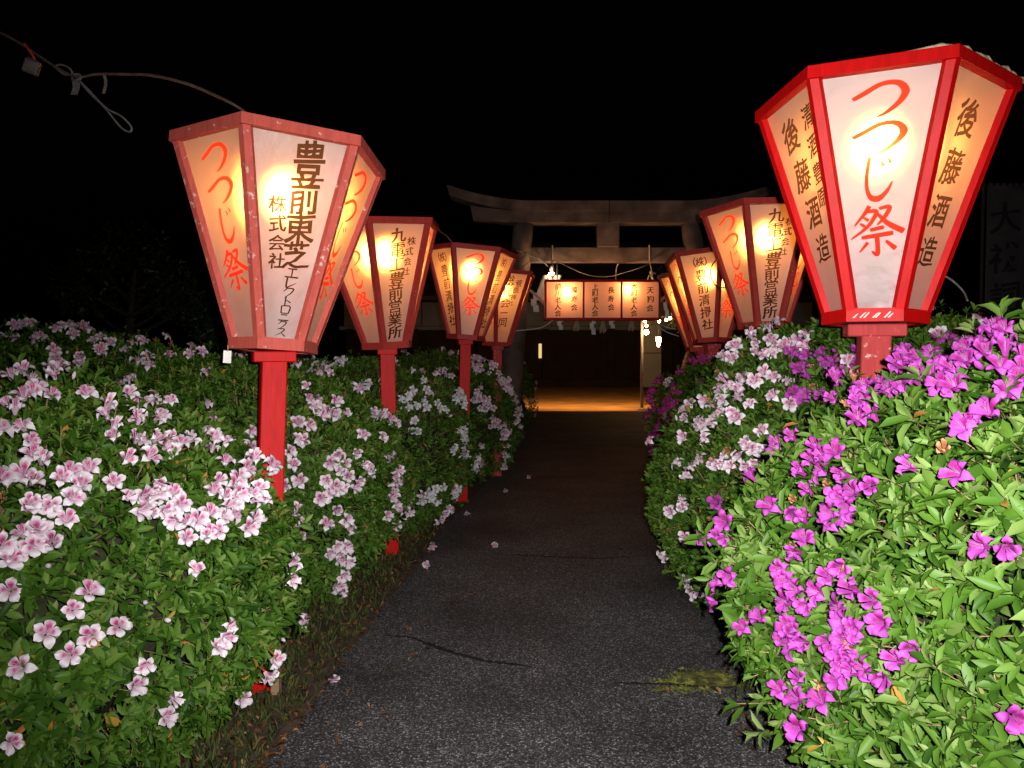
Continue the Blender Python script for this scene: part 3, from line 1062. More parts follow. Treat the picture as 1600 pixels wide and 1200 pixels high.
# ------------------------------------------------------------------ wires
def wire(name, pts, r, mat, label, n=6, cat='wire', group=None):
    o = MB().tube(smooth_path(pts, 6), r, n).build(name, mat, None, True)
    return tag(o, label, cat, group)


c1 = hpt(H1, L1, hexv(0, RT, LH + .012))
wire('electric_wire', [at(-60, 30, 3.0), at(0, 51, 3.05), at(35, 70, 3.08), at(80, 100, 3.1), at(118, 120, 3.1), at(150, 116, 3.11), at(200, 116, 3.12), at(240, 118, 3.12),
                       at(290, 130, 3.12), at(330, 146, 3.12), c1 + Vector((-.02, .0, .02)), c1 + Vector((.03, .16, -.01))], .006, M['wire_brown'],
     'thin electric wire sagging through the dark to the lantern with the tag')
lp = smooth_path([at(118, 120, 3.09), at(140, 145, 3.09), at(165, 170, 3.09), at(188, 198, 3.09), at(202, 206, 3.09), at(205, 198, 3.09), at(190, 182, 3.09), at(165, 168, 3.085), at(140, 142, 3.085), at(120, 122, 3.085)], 5)
k = MB().tube(lp, .0042, 6)
k.tube(smooth_path([at(84, 104, 3.1), at(96, 101, 3.1), at(110, 108, 3.1), at(112, 116, 3.1), at(100, 116, 3.1), at(90, 108, 3.1), at(84, 104, 3.1)], 5), .004, 6)
k.tube(smooth_path([at(112, 122, 3.09), at(118, 126, 3.08), at(126, 122, 3.08), at(124, 117, 3.09), at(114, 116, 3.09)], 4), .006, 6)
tag(k.build('wire_loop', M['wire_grey'], None, True), 'grey loop of spare wire knotted onto the sagging electric wire', 'wire')
for (px, py), ln, w, lb in (((117, 124), .062, .028, 'loose grey strip of tape under the knot in the wire'), ((163, 118), .072, .012, 'narrow pale strip of tape hanging from the wire beyond the knot')):
    p = at(px, py, 3.1)
    m = MB()
    for i in range(4):
        z0, z1 = -ln * i / 4, -ln * (i + 1) / 4
        xo, x1 = .006 * math.sin(i), .006 * math.sin(i + 1)
        m.hexa([(x1 - w / 2, -.001, z1), (x1 + w / 2, -.001, z1), (x1 + w / 2, .001, z1), (x1 - w / 2, .001, z1),
                (xo - w / 2, -.001, z0), (xo + w / 2, -.001, z0), (xo + w / 2, .001, z0), (xo - w / 2, .001, z0)])
    o = m.build('tape_strip', M['wire_grey'] if w > .02 else M['grey_plastic'])
    o.location = p
    tag(o, lb, 'tape', 'tape on the wire')
cn = empty('cable_connector', at(50, 104, 3.08))
tag(cn, 'small grey square connector dangling on a red lead from the wire', 'connector')
o = MB().box(-.028, .028, -.018, .018, -.03, .026).build('body', M['grey_plastic'], cn, bevel=.005); o.rotation_euler = (.1, .35, .2)
o = MB().box(-.016, .016, -.021, .021, .02, .03).build('cap', M['socket'], cn, bevel=.002); o.rotation_euler = (.1, .35, .2)
q = [at(38, 68, 3.08), at(45, 78, 3.07), at(53, 90, 3.07), at(55, 99, 3.08)]
MB().tube(smooth_path([p - cn.location for p in q], 5), .0052, 6).build('red_lead', M['wire_red'], cn, True)

a2 = hpt(H2, L2, hexv(2, RT, LH)); b3 = hpt(H3, L3, hexv(0, RT, LH + .01))
wire('electric_wire', [a2, at(688, 362, 6.6), at(697, 368, 7.1), b3], .008, M['wire_grey'], 'pale frayed wire linking the one-column lantern to the next lantern')
a3 = hpt(H3, L3, hexv(2, RT, LH))
wire('electric_wire', [a3, at(805, 390, 10), at(826, 398, 12.5), at(846, 407, 13.5), at(856, 416, 13.8)], .014, M['wire_black'], 'black cable running from the bracket-lettered lantern up to the bare bulb')
wire('electric_wire', [at(800, 436, 13.7), at(815, 420, 13.75), at(828, 409, 13.78), at(850, 406, 13.78), at(872, 409, 13.78), at(890, 418, 13.78), at(920, 430, 13.78), at(950, 432, 13.78), at(975, 426, 13.78), at(1000, 418, 13.78), at(1014, 412, 13.85)], .010, M['wire_grey'], 'pale cable looping under the stone tie beam above the box lantern')
wire('guy_rope', [at(962, 440, 13.9), at(963, 420, 13.9), at(1, 1, 1) * 0 + at(966, 412, 13.88)], .010, M['rope'], 'short slanting cord between box lantern and stone tie beam', cat='rope')
for i, (pts, lb) in enumerate((([at(806, 517, 13.5), at(845, 512, 13.5), at(864, 500, 13.5)], 'slack white cord from the left torii pillar to box lantern'),
                               ([at(1026, 508, 13.6), at(1040, 518, 13.5), at(1062, 526, 13.4)], 'slack white cord from box lantern to the right torii pillar'),
                               ([at(1034, 508, 13.8), at(1048, 513, 13.8), at(1066, 516, 13.8)], 'thinner white cord just above the other on the right torii pillar'))):
    wire('slack_cord', pts, .009, M['white_paper'], lb, cat='cord', group='cords tied to the torii')
aR = hpt(HR1, R1, hexv(1, RT, LH + .012)); bR = hpt(HR1, R1, hexv(2, RT, LH + .012))
pp = [aR + (bR - aR) * t + Vector((0, .02, .014 + .006 * math.sin(t * 17) + .004 * math.sin(t * 41))) for t in np.linspace(-.3, 1.5, 30)]
pp = [aR + Vector((-.12, .12, .012)), aR + Vector((-.03, .05, .016))] + pp[8:]
ro = MB()
for kk in range(3):
    ro.tube([p + Vector((0, .007 * math.cos(i * .9 + kk * 2.1), .007 * math.sin(i * .9 + kk * 2.1))) for i, p in enumerate(pp)], .0065, 5)
tag(ro.build('frayed_rope', M['rope'], None, True), 'frayed pale rope lying along the top rim of the large bright red lantern', 'rope')
wire('electric_wire', [at(1122, 404, 5.9), at(1113, 414, 5.85), at(1110, 428, 5.85), at(1115, 442, 5.85), at(1124, 449, 5.9), at(1136, 448, 5.98)], .006, M['wire_black'],
     'black loop of cable against the lantern sunk behind the pale azaleas')
p1 = at(1478, 432, 3.0)
wire('electric_wire', [p1, at(1490, 440, 3.0), at(1505, 455, 3.0), at(1512, 470, 2.95)], .004, M['wire_grey'], 'thin grey wire curving down into the purple azaleas beside large red lantern')

# ------------------------------------------------------------------ courtyard beyond the torii
HY = 40.0
hall = empty('shrine_hall', (3.5, HY, 0))
hall.scale = (1.15, 1, 1.13)
tag(hall, 'dark wooden shrine hall with a grey panelled frieze beyond the sandy court', 'building')
MB().box(-11, 11, .6, 7, .35, 2.7).build('wall', M['hall_wall'], hall)
MB().box(-11.6, 11.6, -.4, 7.4, 0, .35).build('stone_base', M['hall_wall'], hall)
for i in range(18):
    x = -10.8 + i * 1.2
    MB().box(x + .02, x + 1.18, .3, .5, 2.85, 3.95).build('frieze_panel', M['frieze'], hall)
MB().box(-11, 11, .25, .62, 2.66, 2.83).build('eave_beam', M['frieze'], hall)
rf = MB().add([(-12.2, -.9, 3.98), (12.2, -.9, 3.98), (12.2, 8.2, 3.98), (-12.2, 8.2, 3.98), (-9, 3.7, 7.2), (9, 3.7, 7.2),
               (-12.2, -.9, 4.16), (12.2, -.9, 4.16), (12.2, 8.2, 4.16), (-12.2, 8.2, 4.16)],
              [(3, 2, 1, 0), (0, 1, 7, 6), (1, 2, 8, 7), (2, 3, 9, 8), (3, 0, 6, 9), (6, 7, 5, 4), (7, 8, 5), (8, 9, 4, 5), (9, 6, 4)])
rf.build('roof', M['roof_tile'], hall)
for i in range(8):
    x = -10.5 + i * 3
    MB().box(x - .14, x + .14, .0, .28, .35, 2.7).build('column', M['hall_wall'], hall)
p = at(847, 547, HY + .55)
p.x = 3.5 + (p.x - 3.5) / 1.15; p.z /= 1.13
lw = MB().box(p.x - 3.5 - .16, p.x - 3.5 + .16, .52, .58, p.z - .38, p.z + .30).build('lit_window', M['lit_window'], hall)
MB().box(p.x - 3.5 - .02, p.x - 3.5 + .02, .49, .518, p.z - .38, p.z + .30).build('window_bar', M['hall_wall'], lw)
gp = empty('notice_board', (at(1018, 560, 25).x, 25, 0))
tag(gp, 'tall plain grey board standing behind the steel pole on the sandy court', 'board')
MB().box(-.32, .32, -.04, .04, .55, 1.66).build('lower_panel', M['grey_board'], gp, bevel=.01)
MB().box(-.32, .32, -.04, .04, 1.68, 2.9).build('upper_panel', M['grey_board'], gp, bevel=.01)
for s in (-1, 1):
    MB().box(s * .3 - .03, s * .3 + .03, .045, .10, 0, 2.8).build('leg', M['dark_wood'], gp)

sp = empty('steel_pole', at(1003, 641, 22.0) * 1.0)
sp.location.z = 0
tag(sp, 'thin steel pole with an added shaded lamp and the string of small lamps', 'pole')
MB().tube([(0, 0, 0), (-.03, 0, 3.35)], .045, 10).build('shaft', M['steel'], sp, True)
MB().tube(smooth_path([(-.03, 0, 3.3), (-.5, .1, 3.36), (-1.45, .45, 3.34)], 4), .025, 8).build('added_lamp_arm', M['steel'], sp, True)  # arm, shade and bulb are an added lamp to light the sand
shd = MB()
prof = [(.03, .16), (.07, .14), (.17, .0), (.19, -.10), (.175, -.10), (.155, .0), (.06, .12), (.01, .13)]
b0 = 0
for i_, (r_, z_) in enumerate(prof):
    for k_ in range(16):
        t_ = 2 * math.pi * k_ / 16
        shd.v.append((r_ * math.cos(t_), r_ * math.sin(t_), z_))
    if i_:
        for k_ in range(16):
            k2_ = (k_ + 1) % 16
            shd.f.append(((i_ - 1) * 16 + k_, (i_ - 1) * 16 + k2_, i_ * 16 + k2_, i_ * 16 + k_))
so = shd.build('added_lamp_shade', M['steel'], sp, True)
so.location = (-1.5, .47, 3.2); so.rotation_euler = (math.radians(48), 0, 0)  # added shade, turned away so no light reaches the path
bo = MB().lathe([(.004, -.05), (.04, -.035), (.05, 0), (.04, .04), (.02, .08)], 12).build('bulb', M['bulb_added_flood'], sp, True)
bo.location = (-1.5, .47, 3.2); bo.rotation_euler = (math.radians(48), 0, 0)
MB().lathe([(.12, 0), (.12, .03), (.06, .07)], 12).build('foot', M['steel'], sp)
stp = [at(1008, 502, 21.9), at(1010, 509, 21.9), at(1010, 519, 21.8), at(1030, 502, 22.4), at(1041, 500, 22.8), at(1047, 497, 23.1), at(1053, 492, 23.4), at(1029, 531, 21.5), at(1064, 489, 24)]
wire('lamp_string', [at(1003, 512, 22), stp[0] + Vector((0, 0, .1)), at(1018, 508, 22.1), stp[3] + Vector((0, 0, .12)), stp[4] + Vector((0, 0, .1)), stp[5] + Vector((0, 0, .1)), stp[6] + Vector((0, 0, .1)), at(1085, 470, 26), at(1130, 440, 28)], .010, M['wire_black'],
     'dark cord of the string of small lamps swagged from the steel pole')
for i, p in enumerate(stp):
    big = i in (2, 7)
    r = .075 if big else .042
    sl = empty('string_lamp', p)
    lb = {2: 'largest round lamp at the top of the steel pole', 7: 'cone shaped glowing lamp hanging in front of the grey board'}.get(i, 'small round glowing lamp on the swagged string by the steel pole')
    tag(sl, lb, 'lamp', 'lamps of the string beyond the torii')
    prof = [(.01, -2.6 * r), (.45 * r, -2.3 * r), (r, .3 * r), (.9 * r, .9 * r), (.3 * r, 1.1 * r)] if i == 7 else [(.01, -r), (.7 * r, -.7 * r), (r, 0), (.7 * r, .7 * r), (.25 * r, r)]
    prof = [(a_ * 1.0, b_) for a_, b_ in prof]
    MB().lathe(prof, 12).build('glowing_globe', M['bulb_string'], sl, True)
    MB().lathe([(.3 * r, .98 * r), (.3 * r, 1.5 * r)], 8).build('cap', M['socket'], sl)
    ht = .25 if i in (2, 7) else .12
    MB().tube([(0, 0, 1.4 * r), (0, 0, 1.4 * r + ht)], .006, 5).build('lead', M['wire_black'], sl)

st = empty('wooden_stake', (at(1031, 640, 21.7).x, 21.7, 0))
tag(st, 'short wooden stake propping the young tree beside the court', 'stake')
o = MB().hexa([(-.06, -.05, -.1), (.06, -.05, -.1), (.06, .05, -.1), (-.06, .05, -.1), (-.03, -.05, 1.05), (.08, -.05, 1.0), (.08, .05, 1.0), (-.03, .05, 1.05)]).build('shaft', M['bare_wood'], st, bevel=.006)
MB().box(-.22, -.02, -.07, .07, -.02, .16).build('footing_block', M['bare_wood'], st, bevel=.01)


# ------------------------------------------------------------------ leaves, blossoms, bushes
LEAF_V = np.array([(0, 0, 0), (.30, -.42, .10), (.30, 0, .02), (.30, .42, .10), (.68, -.44, .07), (.68, 0, -.02), (.68, .44, .07), (1, 0, -.12)])
LEAF_F = [(0, 1, 2), (0, 2, 3), (1, 4, 5, 2), (2, 5, 6, 3), (4, 7, 5), (5, 7, 6)]
FAR_V = np.array([(0, 0, 0), (.5, -.45, .06), (1, 0, -.08), (.5, .45, .06)])
FAR_F = [(0, 1, 2), (0, 2, 3)]


def bulk_mesh(name, template_v, template_f, org, d, w, n, ln, wd, tone, mat):
    """many transformed copies of one template as a single mesh (numpy)"""
    k, nv = len(org), len(template_v)
    V = (org[:, None, :] + d[:, None, :] * (template_v[None, :, 0:1] * ln[:, None, None])
         + w[:, None, :] * (template_v[None, :, 1:2] * wd[:, None, None]) + n[:, None, :] * (template_v[None, :, 2:3] * ln[:, None, None]))
    V = V.reshape(-1, 3).astype(np.float32)
    sizes = np.array([len(f) for f in template_f])
    flat = np.concatenate([np.array(f) for f in template_f])
    LI = (flat[None, :] + (np.arange(k) * nv)[:, None]).reshape(-1).astype(np.int32)
    tot = np.tile(sizes, k)
    st_ = np.concatenate([[0], np.cumsum(tot)[:-1]]).astype(np.int32)
    me = bpy.data.meshes.new(name)
    me.vertices.add(len(V)); me.vertices.foreach_set('co', V.reshape(-1))
    me.loops.add(len(LI)); me.loops.foreach_set('vertex_index', LI)
    me.polygons.add(len(tot)); me.polygons.foreach_set('loop_start', st_)
    me.polygons.foreach_set('use_smooth', np.ones(len(tot), bool))
    a = me.attributes.new('tone', 'FLOAT', 'POINT')
    a.data.foreach_set('value', np.repeat(tone, nv).astype(np.float32))
    me.materials.append(mat)
    me.update(calc_edges=True)
    return me


def leaf_meshes(mat):
    out = []
    for i in range(16):
        me = bpy.data.meshes.new('leaf')
        me.from_pydata([tuple(v) for v in LEAF_V * np.array([1, 1, 1 + .8 * math.sin(i * 2.1)])], [], LEAF_F)
        a = me.attributes.new('tone', 'FLOAT', 'POINT')
        a.data.foreach_set('value', [.15 + .75 * ((i * 7) % 16) / 15] * 8)
        me.polygons.foreach_set('use_smooth', [True] * len(LEAF_F))
        me.materials.append(mat)
        out.append(me)
    return out


LEAFS = {'leaf': leaf_meshes(M['leaf']), 'leaf_bright': leaf_meshes(M['leaf_bright'])}


def blossom_mesh(edge_c, mid_c, blotch_c, seed, kind='open', full=1.0):
    rg = random.Random(seed)
    V, Fc, C = [], [], []
    R = .043
    if kind == 'bud':
        prof = [(.002, 0), (.007, .008), (.010, .02), (.008, .032), (.001, .043)]
        for i, (r, z) in enumerate(prof):
            for k in range(7):
                t = 2 * math.pi * k / 7 + i * .3
                V.append((r * math.cos(t), r * math.sin(t), z)); C.append(mid_c if k % 2 else edge_c)
        for i in range(4):
            for k in range(7):
                Fc.append((i * 7 + k, i * 7 + (k + 1) % 7, i * 7 + 7 + (k + 1) % 7, i * 7 + 7 + k))
    else:
        nu, nv = 6, 5
        closed = {'open': 0, 'half': .5, 'dead': .8}[kind]
        for p in range(5):
            a0 = p * 2 * math.pi / 5 + rg.uniform(-.08, .08) + math.pi / 2
            b = len(V)
            up = (1.0, .45, 0, 0, .45)[p]         # blotch on the upper petals
            L_ = R * rg.uniform(.92, 1.08) * (1.06 if p == 0 else 1)
            tw = rg.uniform(-.45, .45)
            fl_ = rg.uniform(.75, 1.15) * (1 - closed * .62)
            for i in range(nu):
                u = i / (nu - 1)
                r = .003 + .009 * min(1, u / .3) + max(0, u - .25) / .75 * (L_ - .010) * fl_
                z = .026 * min(1, u / .36) ** .8 + (.010 + .006 * math.sin(seed * 1.3 + p * 2.2)) * math.sin(max(0, u - .25) / .75 * 2.4) * (1 + 2.6 * closed) - .020 * max(0, u - .66) ** 1.2 * 4 * (1 - closed) * (.5 + .5 * math.sin(seed + p * 1.9))
                hw = (.0055 + .0105 * math.sin(max(0, min(1, (u - .15) / .45)) * math.pi / 2) ** 1.6) if u < .60 else .016 * max(.03, 1 - ((u - .60) / .40) ** 2.2) ** .75
                hw *= full * (1 - .35 * closed)
                for j in range(nv):
                    s = j / (nv - 1) * 2 - 1
                    ruf = (.010 * math.sin(s * 4.2 + p * 2 + tw * 9) + .006 * math.sin(s * 9 + seed)) * max(0, u - .3)
                    zz = z + ruf + (.009 if p % 2 else .004) * s * s * u + s * tw * .010 * u
                    ca, sa = math.cos(a0), math.sin(a0)
                    V.append((ca * r - sa * hw * s, sa * r + ca * hw * s, zz))
                    e = max(0, min(1, (u - .22) / .42))
                    base = [mid_c[q] * (1 - e) + edge_c[q] * e for q in range(3)]
                    bl = up * max(0, 1 - abs(s) * 1.15) ** .5 * max(0, 1 - abs(u - .40) / .30)
                    bl = min(1, bl * 2.4)
                    C.append([base[q] * (1 - bl) + blotch_c[q] * bl for q in range(3)])
            for i in range(nu - 1):
                for j in range(nv - 1):
                    Fc.append((b + i * nv + j, b + i * nv + j + 1, b + (i + 1) * nv + j + 1, b + (i + 1) * nv + j))
        if kind != 'dead':
            for sidx in range(6):           # stamens
                a = sidx * 1.05 + .4; b = len(V)
                tip = (math.cos(a) * .009, math.sin(a) * .009 + .006, .047 + .004 * (sidx % 3))
                for (x, y, z), rr in (((0, 0, .012), .0008), (tip, .0008)):
                    for k in range(3):
                        t = k * 2.094
                        V.append((x + rr * math.cos(t), y + rr * math.sin(t), z)); C.append([.75 * c + .2 for c in mid_c] if rr else blotch_c)
                Fc += [(b + k, b + (k + 1) % 3, b + 3 + (k + 1) % 3, b + 3 + k) for k in range(3)]
    me = bpy.data.meshes.new('blossom')
    me.from_pydata(V, [], Fc)
    a = me.attributes.new('hue', 'FLOAT_COLOR', 'POINT')
    a.data.foreach_set('color', [x for c in C for x in (*c, 1)])
    me.polygons.foreach_set('use_smooth', [True] * len(Fc))
    me.materials.append(M['petal'])
    return me


def blossom_set(edge_c, mid_c, blotch_c, s0):
    return {'open': [blossom_mesh(edge_c, mid_c, blotch_c, s0 + i) for i in range(5)],
            'half': [blossom_mesh(edge_c, mid_c, blotch_c, s0 + 20 + i, 'half') for i in range(3)],
            'bud': [blossom_mesh(edge_c, mid_c, blotch_c, s0 + 40, 'bud')],
            'dead': [blossom_mesh((.50, .26, .13), (.36, .15, .06), (.32, .10, .05), s0 + 60 + i, 'dead') for i in range(2)]}


BL = {'pale': blossom_set((.84, .775, .825), (.80, .60, .71), (.50, .015, .19), 1),
      'white': blossom_set((.80, .80, .80), (.74, .72, .72), (.62, .50, .58), 101),
      'purple': blossom_set((.50, .085, .47), (.43, .05, .36), (.33, .01, .17), 201),
      'magenta': blossom_set((.55, .05, .34), (.48, .035, .26), (.36, .01, .14), 301)}

CAMP = np.array([0, 0, CAM_Z])
BUSHES = []


def make_hull(c, rad, p, seed, amp, sub=4):
    bm = bmesh.new()
    bmesh.ops.create_icosphere(bm, subdivisions=sub, radius=1)
    for v in bm.verts:
        d = v.co.normalized()
        r = sum(abs(d[i] / rad[i]) ** p for i in range(3)) ** (-1 / p)
        q = d * r
        s = 1 + amp * noise.noise(q * 1.4 + Vector((seed, 0, 0))) + amp * .8 * noise.noise(q * 3.4 + Vector((0, seed, 0)))
        q = Vector(c) + q * s
        k = .80 + .20 * min(1, max(0, q.z / .55)) ** .7
        q.x = c[0] + (q.x - c[0]) * k; q.y = c[1] + (q.y - c[1]) * k
        if q.z < .04: q.z = .04
        v.co = q
    bm.normal_update()
    V = np.array([v.co[:] for v in bm.verts]); Nn = np.array([v.normal[:] for v in bm.verts])
    T = [tuple(v.index for v in f.verts) for f in bm.faces]
    bm.free()
    return V, Nn, T


def add_bush(c, rad, label, colour, seed, density, ll, leafmat='leaf', p=2.5, amp=.13, singles=0, name='azalea_bush', cat='bush'):
    V, Nn, T = make_hull(c, rad, p, seed, amp)
    b = dict(c=Vector((c[0], c[1], 0)), V=V, N=Nn, T=T, label=label, colour=colour, seed=seed, density=density, ll=ll, mat=leafmat, singles=singles, flowers=[], fsc={1.3: .84, 7.7: .80, 8.3: .92}.get(seed, 1.0), name=name, cat=cat,
             bvh=BVHTree.FromPolygons([Vector(v) for v in V], T))
    BUSHES.append(b)
    return b


def finish_bush(b):
    rng = np.random.default_rng(int(b['seed'] * 10) + 3)
    root = empty(b['name'], b['c'])
    tag(root, b['label'], b['cat'], 'azalea bushes beside the path')
    off = np.array(b['c'][:])
    V, T = b['V'], np.array(b['T'])
    # inner mass of old wood, shade between the leaves put into its dark colour
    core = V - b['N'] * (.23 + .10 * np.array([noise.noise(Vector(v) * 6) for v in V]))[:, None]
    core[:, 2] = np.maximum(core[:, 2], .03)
    me = bpy.data.meshes.new('shaded_core')
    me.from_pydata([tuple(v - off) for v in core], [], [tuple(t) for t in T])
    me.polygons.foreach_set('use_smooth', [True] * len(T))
    me.materials.append(M['core_wood_shade'])
    link('shaded_core', me, root)
    # shoots over the surface
    A, B_, C_ = V[T[:, 0]], V[T[:, 1]], V[T[:, 2]]
    cr = np.cross(B_ - A, C_ - A)
    ar = np.linalg.norm(cr, axis=1) / 2
    fn = cr / (2 * ar[:, None] + 1e-9)
    ctr = (A + B_ + C_) / 3
    tc = CAMP - ctr
    tc /= np.linalg.norm(tc, axis=1)[:, None]
    vis = ((fn * tc).sum(1) > -.35) & (ctr[:, 2] > .07)
    pr = ar * vis
    cnt = int(pr.sum() * b['density'])
    idx = rng.choice(len(T), cnt, p=pr / pr.sum())
    r1, r2 = np.sqrt(rng.random(cnt)), rng.random(cnt)
    P = A[idx] * (1 - r1)[:, None] + B_[idx] * (r1 * (1 - r2))[:, None] + C_[idx] * (r1 * r2)[:, None]
    Nf = fn[idx]
    depth = np.where(rng.random(cnt) < .35, rng.uniform(.03, .20, cnt), rng.exponential(.04, cnt).clip(0, .19)) - .02 - (rng.random(cnt) < .09) * rng.random(cnt) * .10
    P = P - Nf * depth[:, None]
    ax = Nf * .75 + np.array([0, 0, .45]) + rng.normal(0, .27, (cnt, 3))
    ax /= np.linalg.norm(ax, axis=1)[:, None]
    t1 = np.cross(ax, rng.normal(0, 1, (cnt, 3))); t1 /= np.linalg.norm(t1, axis=1)[:, None] + 1e-9
    t2 = np.cross(ax, t1)
    K_ = 7
    k = np.arange(K_)
    phi = (k * 2.4)[None, :] + rng.uniform(0, 6.28, cnt)[:, None] + rng.normal(0, .25, (cnt, K_))
    beta = np.array([.35, .55, .8, 1.0, 1.15, 1.3, 1.5])[None, :] + rng.normal(0, .16, (cnt, K_))
    rad = np.cos(phi)[..., None] * t1[:, None, :] + np.sin(phi)[..., None] * t2[:, None, :]
    d = np.cos(beta)[..., None] * ax[:, None, :] + np.sin(beta)[..., None] * rad
    n = np.sin(beta)[..., None] * ax[:, None, :] - np.cos(beta)[..., None] * rad
    roll = rng.normal(0, .35, (cnt, K_))[..., None]
    w = np.cross(n, d)
    w2 = w * np.cos(roll) + n * np.sin(roll)
    n2 = np.cross(d, w2)
    ssz = rng.uniform(.7, 1.2, cnt)[:, None] * b['ll']
    ln = ssz * np.array([.62, .78, .95, 1, 1.05, 1, .9])[None, :] * rng.uniform(.8, 1.15, (cnt, K_))
    wd = ln * (rng.uniform(.27, .38, (cnt, K_)) if b['mat'] == 'leaf_bright' else rng.uniform(.30, .44, (cnt, K_)))
    org = P[:, None, :] - ax[:, None, :] * (k * .006)[None, :, None]
    base_t = rng.normal(.5, .17, cnt)[:, None] + np.array([.2, .14, .08, 0, -.05, -.1, -.14])[None, :] + rng.normal(0, .08, (cnt, K_))
    tone = base_t.clip(.02, .93)
    tone = np.where(rng.random((cnt, K_)) < .012, rng.uniform(.96, 1, (cnt, K_)), tone)
    fl_ = lambda a: a.reshape(-1, a.shape[-1]) if a.ndim == 3 else a.reshape(-1)
    org, d, w2, n2, ln, wd, tone = map(fl_, (org, d, w2, n2, ln, wd, tone))
    keep = np.ones(len(org), bool)
    if b['singles']:
        rel = org - CAMP
        dist = np.linalg.norm(rel, axis=1)
        inv = (np.abs(rel[:, 0] / rel[:, 1]) < .66) & (np.abs(rel[:, 2] / rel[:, 1]) < .5) & (rel[:, 1] > .3) & (fl_(np.repeat(depth[:, None], K_, 1)) < .005)
        app = np.where(inv, ln / dist, 0)
        sel = np.argsort(-app)[:b['singles']]
        keep[sel] = False
        for j, i in enumerate(sel):
            o = bpy.data.objects.new('leaf', LEAFS[b['mat']][int(min(tone[i], .99) * 16) * 7 % 16 if False else j % 16])
            COL.objects.link(o); o.parent = root
            m = Matrix.Identity(4)
            for r in range(3):
                m[r][0], m[r][1], m[r][2], m[r][3] = d[i, r] * ln[i], w2[i, r] * wd[i], n2[i, r] * ln[i], org[i, r] - off[r]
            o.matrix_local = m
    near = b['ll'] < .05 or b['singles'] > 0
    tv, tf = (LEAF_V, LEAF_F) if near else (FAR_V, FAR_F)
    me = bulk_mesh('foliage', tv, tf, org[keep] - off, d[keep], w2[keep], n2[keep], ln[keep], wd[keep], tone[keep], M[b['mat']])
    tag(link('foliage', me, root), kind='stuff')
    # twigs behind the shoots
    sel = rng.random(cnt) < (.5 if near else .25)
    m = MB()
    for p_, a_, q_ in zip(P[sel], ax[sel], Nf[sel]):
        e = p_ - a_ * .07 - q_ * .05
        p0 = Vector(p_ - off); e = Vector(e - off)
        s = Vector((a_[1], -a_[0], .2)).normalized() * .0017
        u_ = Vector((0, 0, .0017))
        m.add([p0 + s, p0 - s, p0 + u_, e + s, e - s, e + u_], [(0, 1, 4, 3), (1, 2, 5, 4), (2, 0, 3, 5)])
    tag(m.build('twigs', M['twig'], root), kind='stuff')
    # main stems rising from the ground
    zt = V[:, 2].max()
    rg = random.Random(int(b['seed'] * 7))
    ex = (V[:, 0].max() - V[:, 0].min()) * .3, (V[:, 1].max() - V[:, 1].min()) * .3
    for i in range(5):
        bx, by = rg.uniform(-.6, .6) * ex[0], rg.uniform(-.6, .6) * ex[1]
        MB().tube(smooth_path([(bx, by, -.05), (bx * 1.3, by * 1.3, zt * .3), (bx * 1.7, by * 1.7, zt * .62), (bx * 1.9, by * 1.9, zt * .8)], 3), [.022, .02, .019, .018, .016, .015, .013, .011, .009, .006], 6).build('stem', M['bark'], root)
    # blossoms
    for (p_, nn, col, kind, sc_) in b['flowers']:
        me = rg.choice(BL[col][kind])
        o = bpy.data.objects.new('blossom' if kind != 'bud' else 'bud', me)
        COL.objects.link(o); o.parent = root
        z = nn.normalized()
        up = Vector((0, 0, 1))
        y = (up - z * up.dot(z))
        y = y.normalized() if y.length > .1 else Vector((0, 1, 0))
        x = y.cross(z)
        if kind == 'dead': sc_ *= .62
        a = rg.gauss(0, .45)
        x, y = x * math.cos(a) + y * math.sin(a), y * math.cos(a) - x * math.sin(a)
        m = Matrix.Identity(4)
        for r in range(3):
            m[r][0], m[r][1], m[r][2], m[r][3] = x[r] * sc_, y[r] * sc_, z[r] * sc_, p_[r] - off[r]
        o.matrix_local = m
    return root


def flower_at(b, loc, nrm, col, rg, sc=1.0, kinds=None):
    k = rg.random()
    kind = 'open' if k < (.55 if col == 'purple' else .68) else ('half' if k < .91 else ('dead' if k < .955 else 'bud'))
    if kinds: kind = kinds
    nn = Vector(nrm) + Vector((rg.gauss(0, .32), rg.gauss(0, .32), rg.gauss(.08, .28)))
    tc = (Vector((0, 0, CAM_Z)) - loc).normalized()
    nn = nn.normalized() + tc * .35
    b['flowers'].append((loc + Vector(nrm) * (rg.uniform(.015, .05) + max(0, b['ll'] - .042) * 1.0), nn, col, kind, sc * b['fsc'] * rg.uniform(.85, 1.12)))


def pixel_hit(px, py):
    d = ray(px, py)
    best = None
    for b in BUSHES:
        h = b['bvh'].ray_cast(Vector((0, 0, CAM_Z)), d)
        if h[0] is not None and (best is None or h[3] < best[1][3]):
            best = (b, h)
    return best


def cluster(px, py, n, col=None, sc=1.0, rg=random.Random(3)):
    hit = pixel_hit(px, py)
    if not hit: return
    b, (loc, nrm, _, dist) = hit
    col = col or b['colour']
    t1 = nrm.cross(Vector((0, 0, 1)))
    t1 = t1.normalized() if t1.length > .1 else Vector((1, 0, 0))
    t2 = nrm.cross(t1)
    for i in range(n):
        r = 0 if n == 1 else (.026 + .009 * n) * b['fsc']
        a = i * 2 * math.pi / max(n, 1) + rg.random()
        q = loc + t1 * (math.cos(a) * r * rg.uniform(.6, 1.1)) + t2 * (math.sin(a) * r * rg.uniform(.6, 1.1))
        hh = b['bvh'].find_nearest(q)
        flower_at(b, hh[0], hh[1], col, rg, sc)


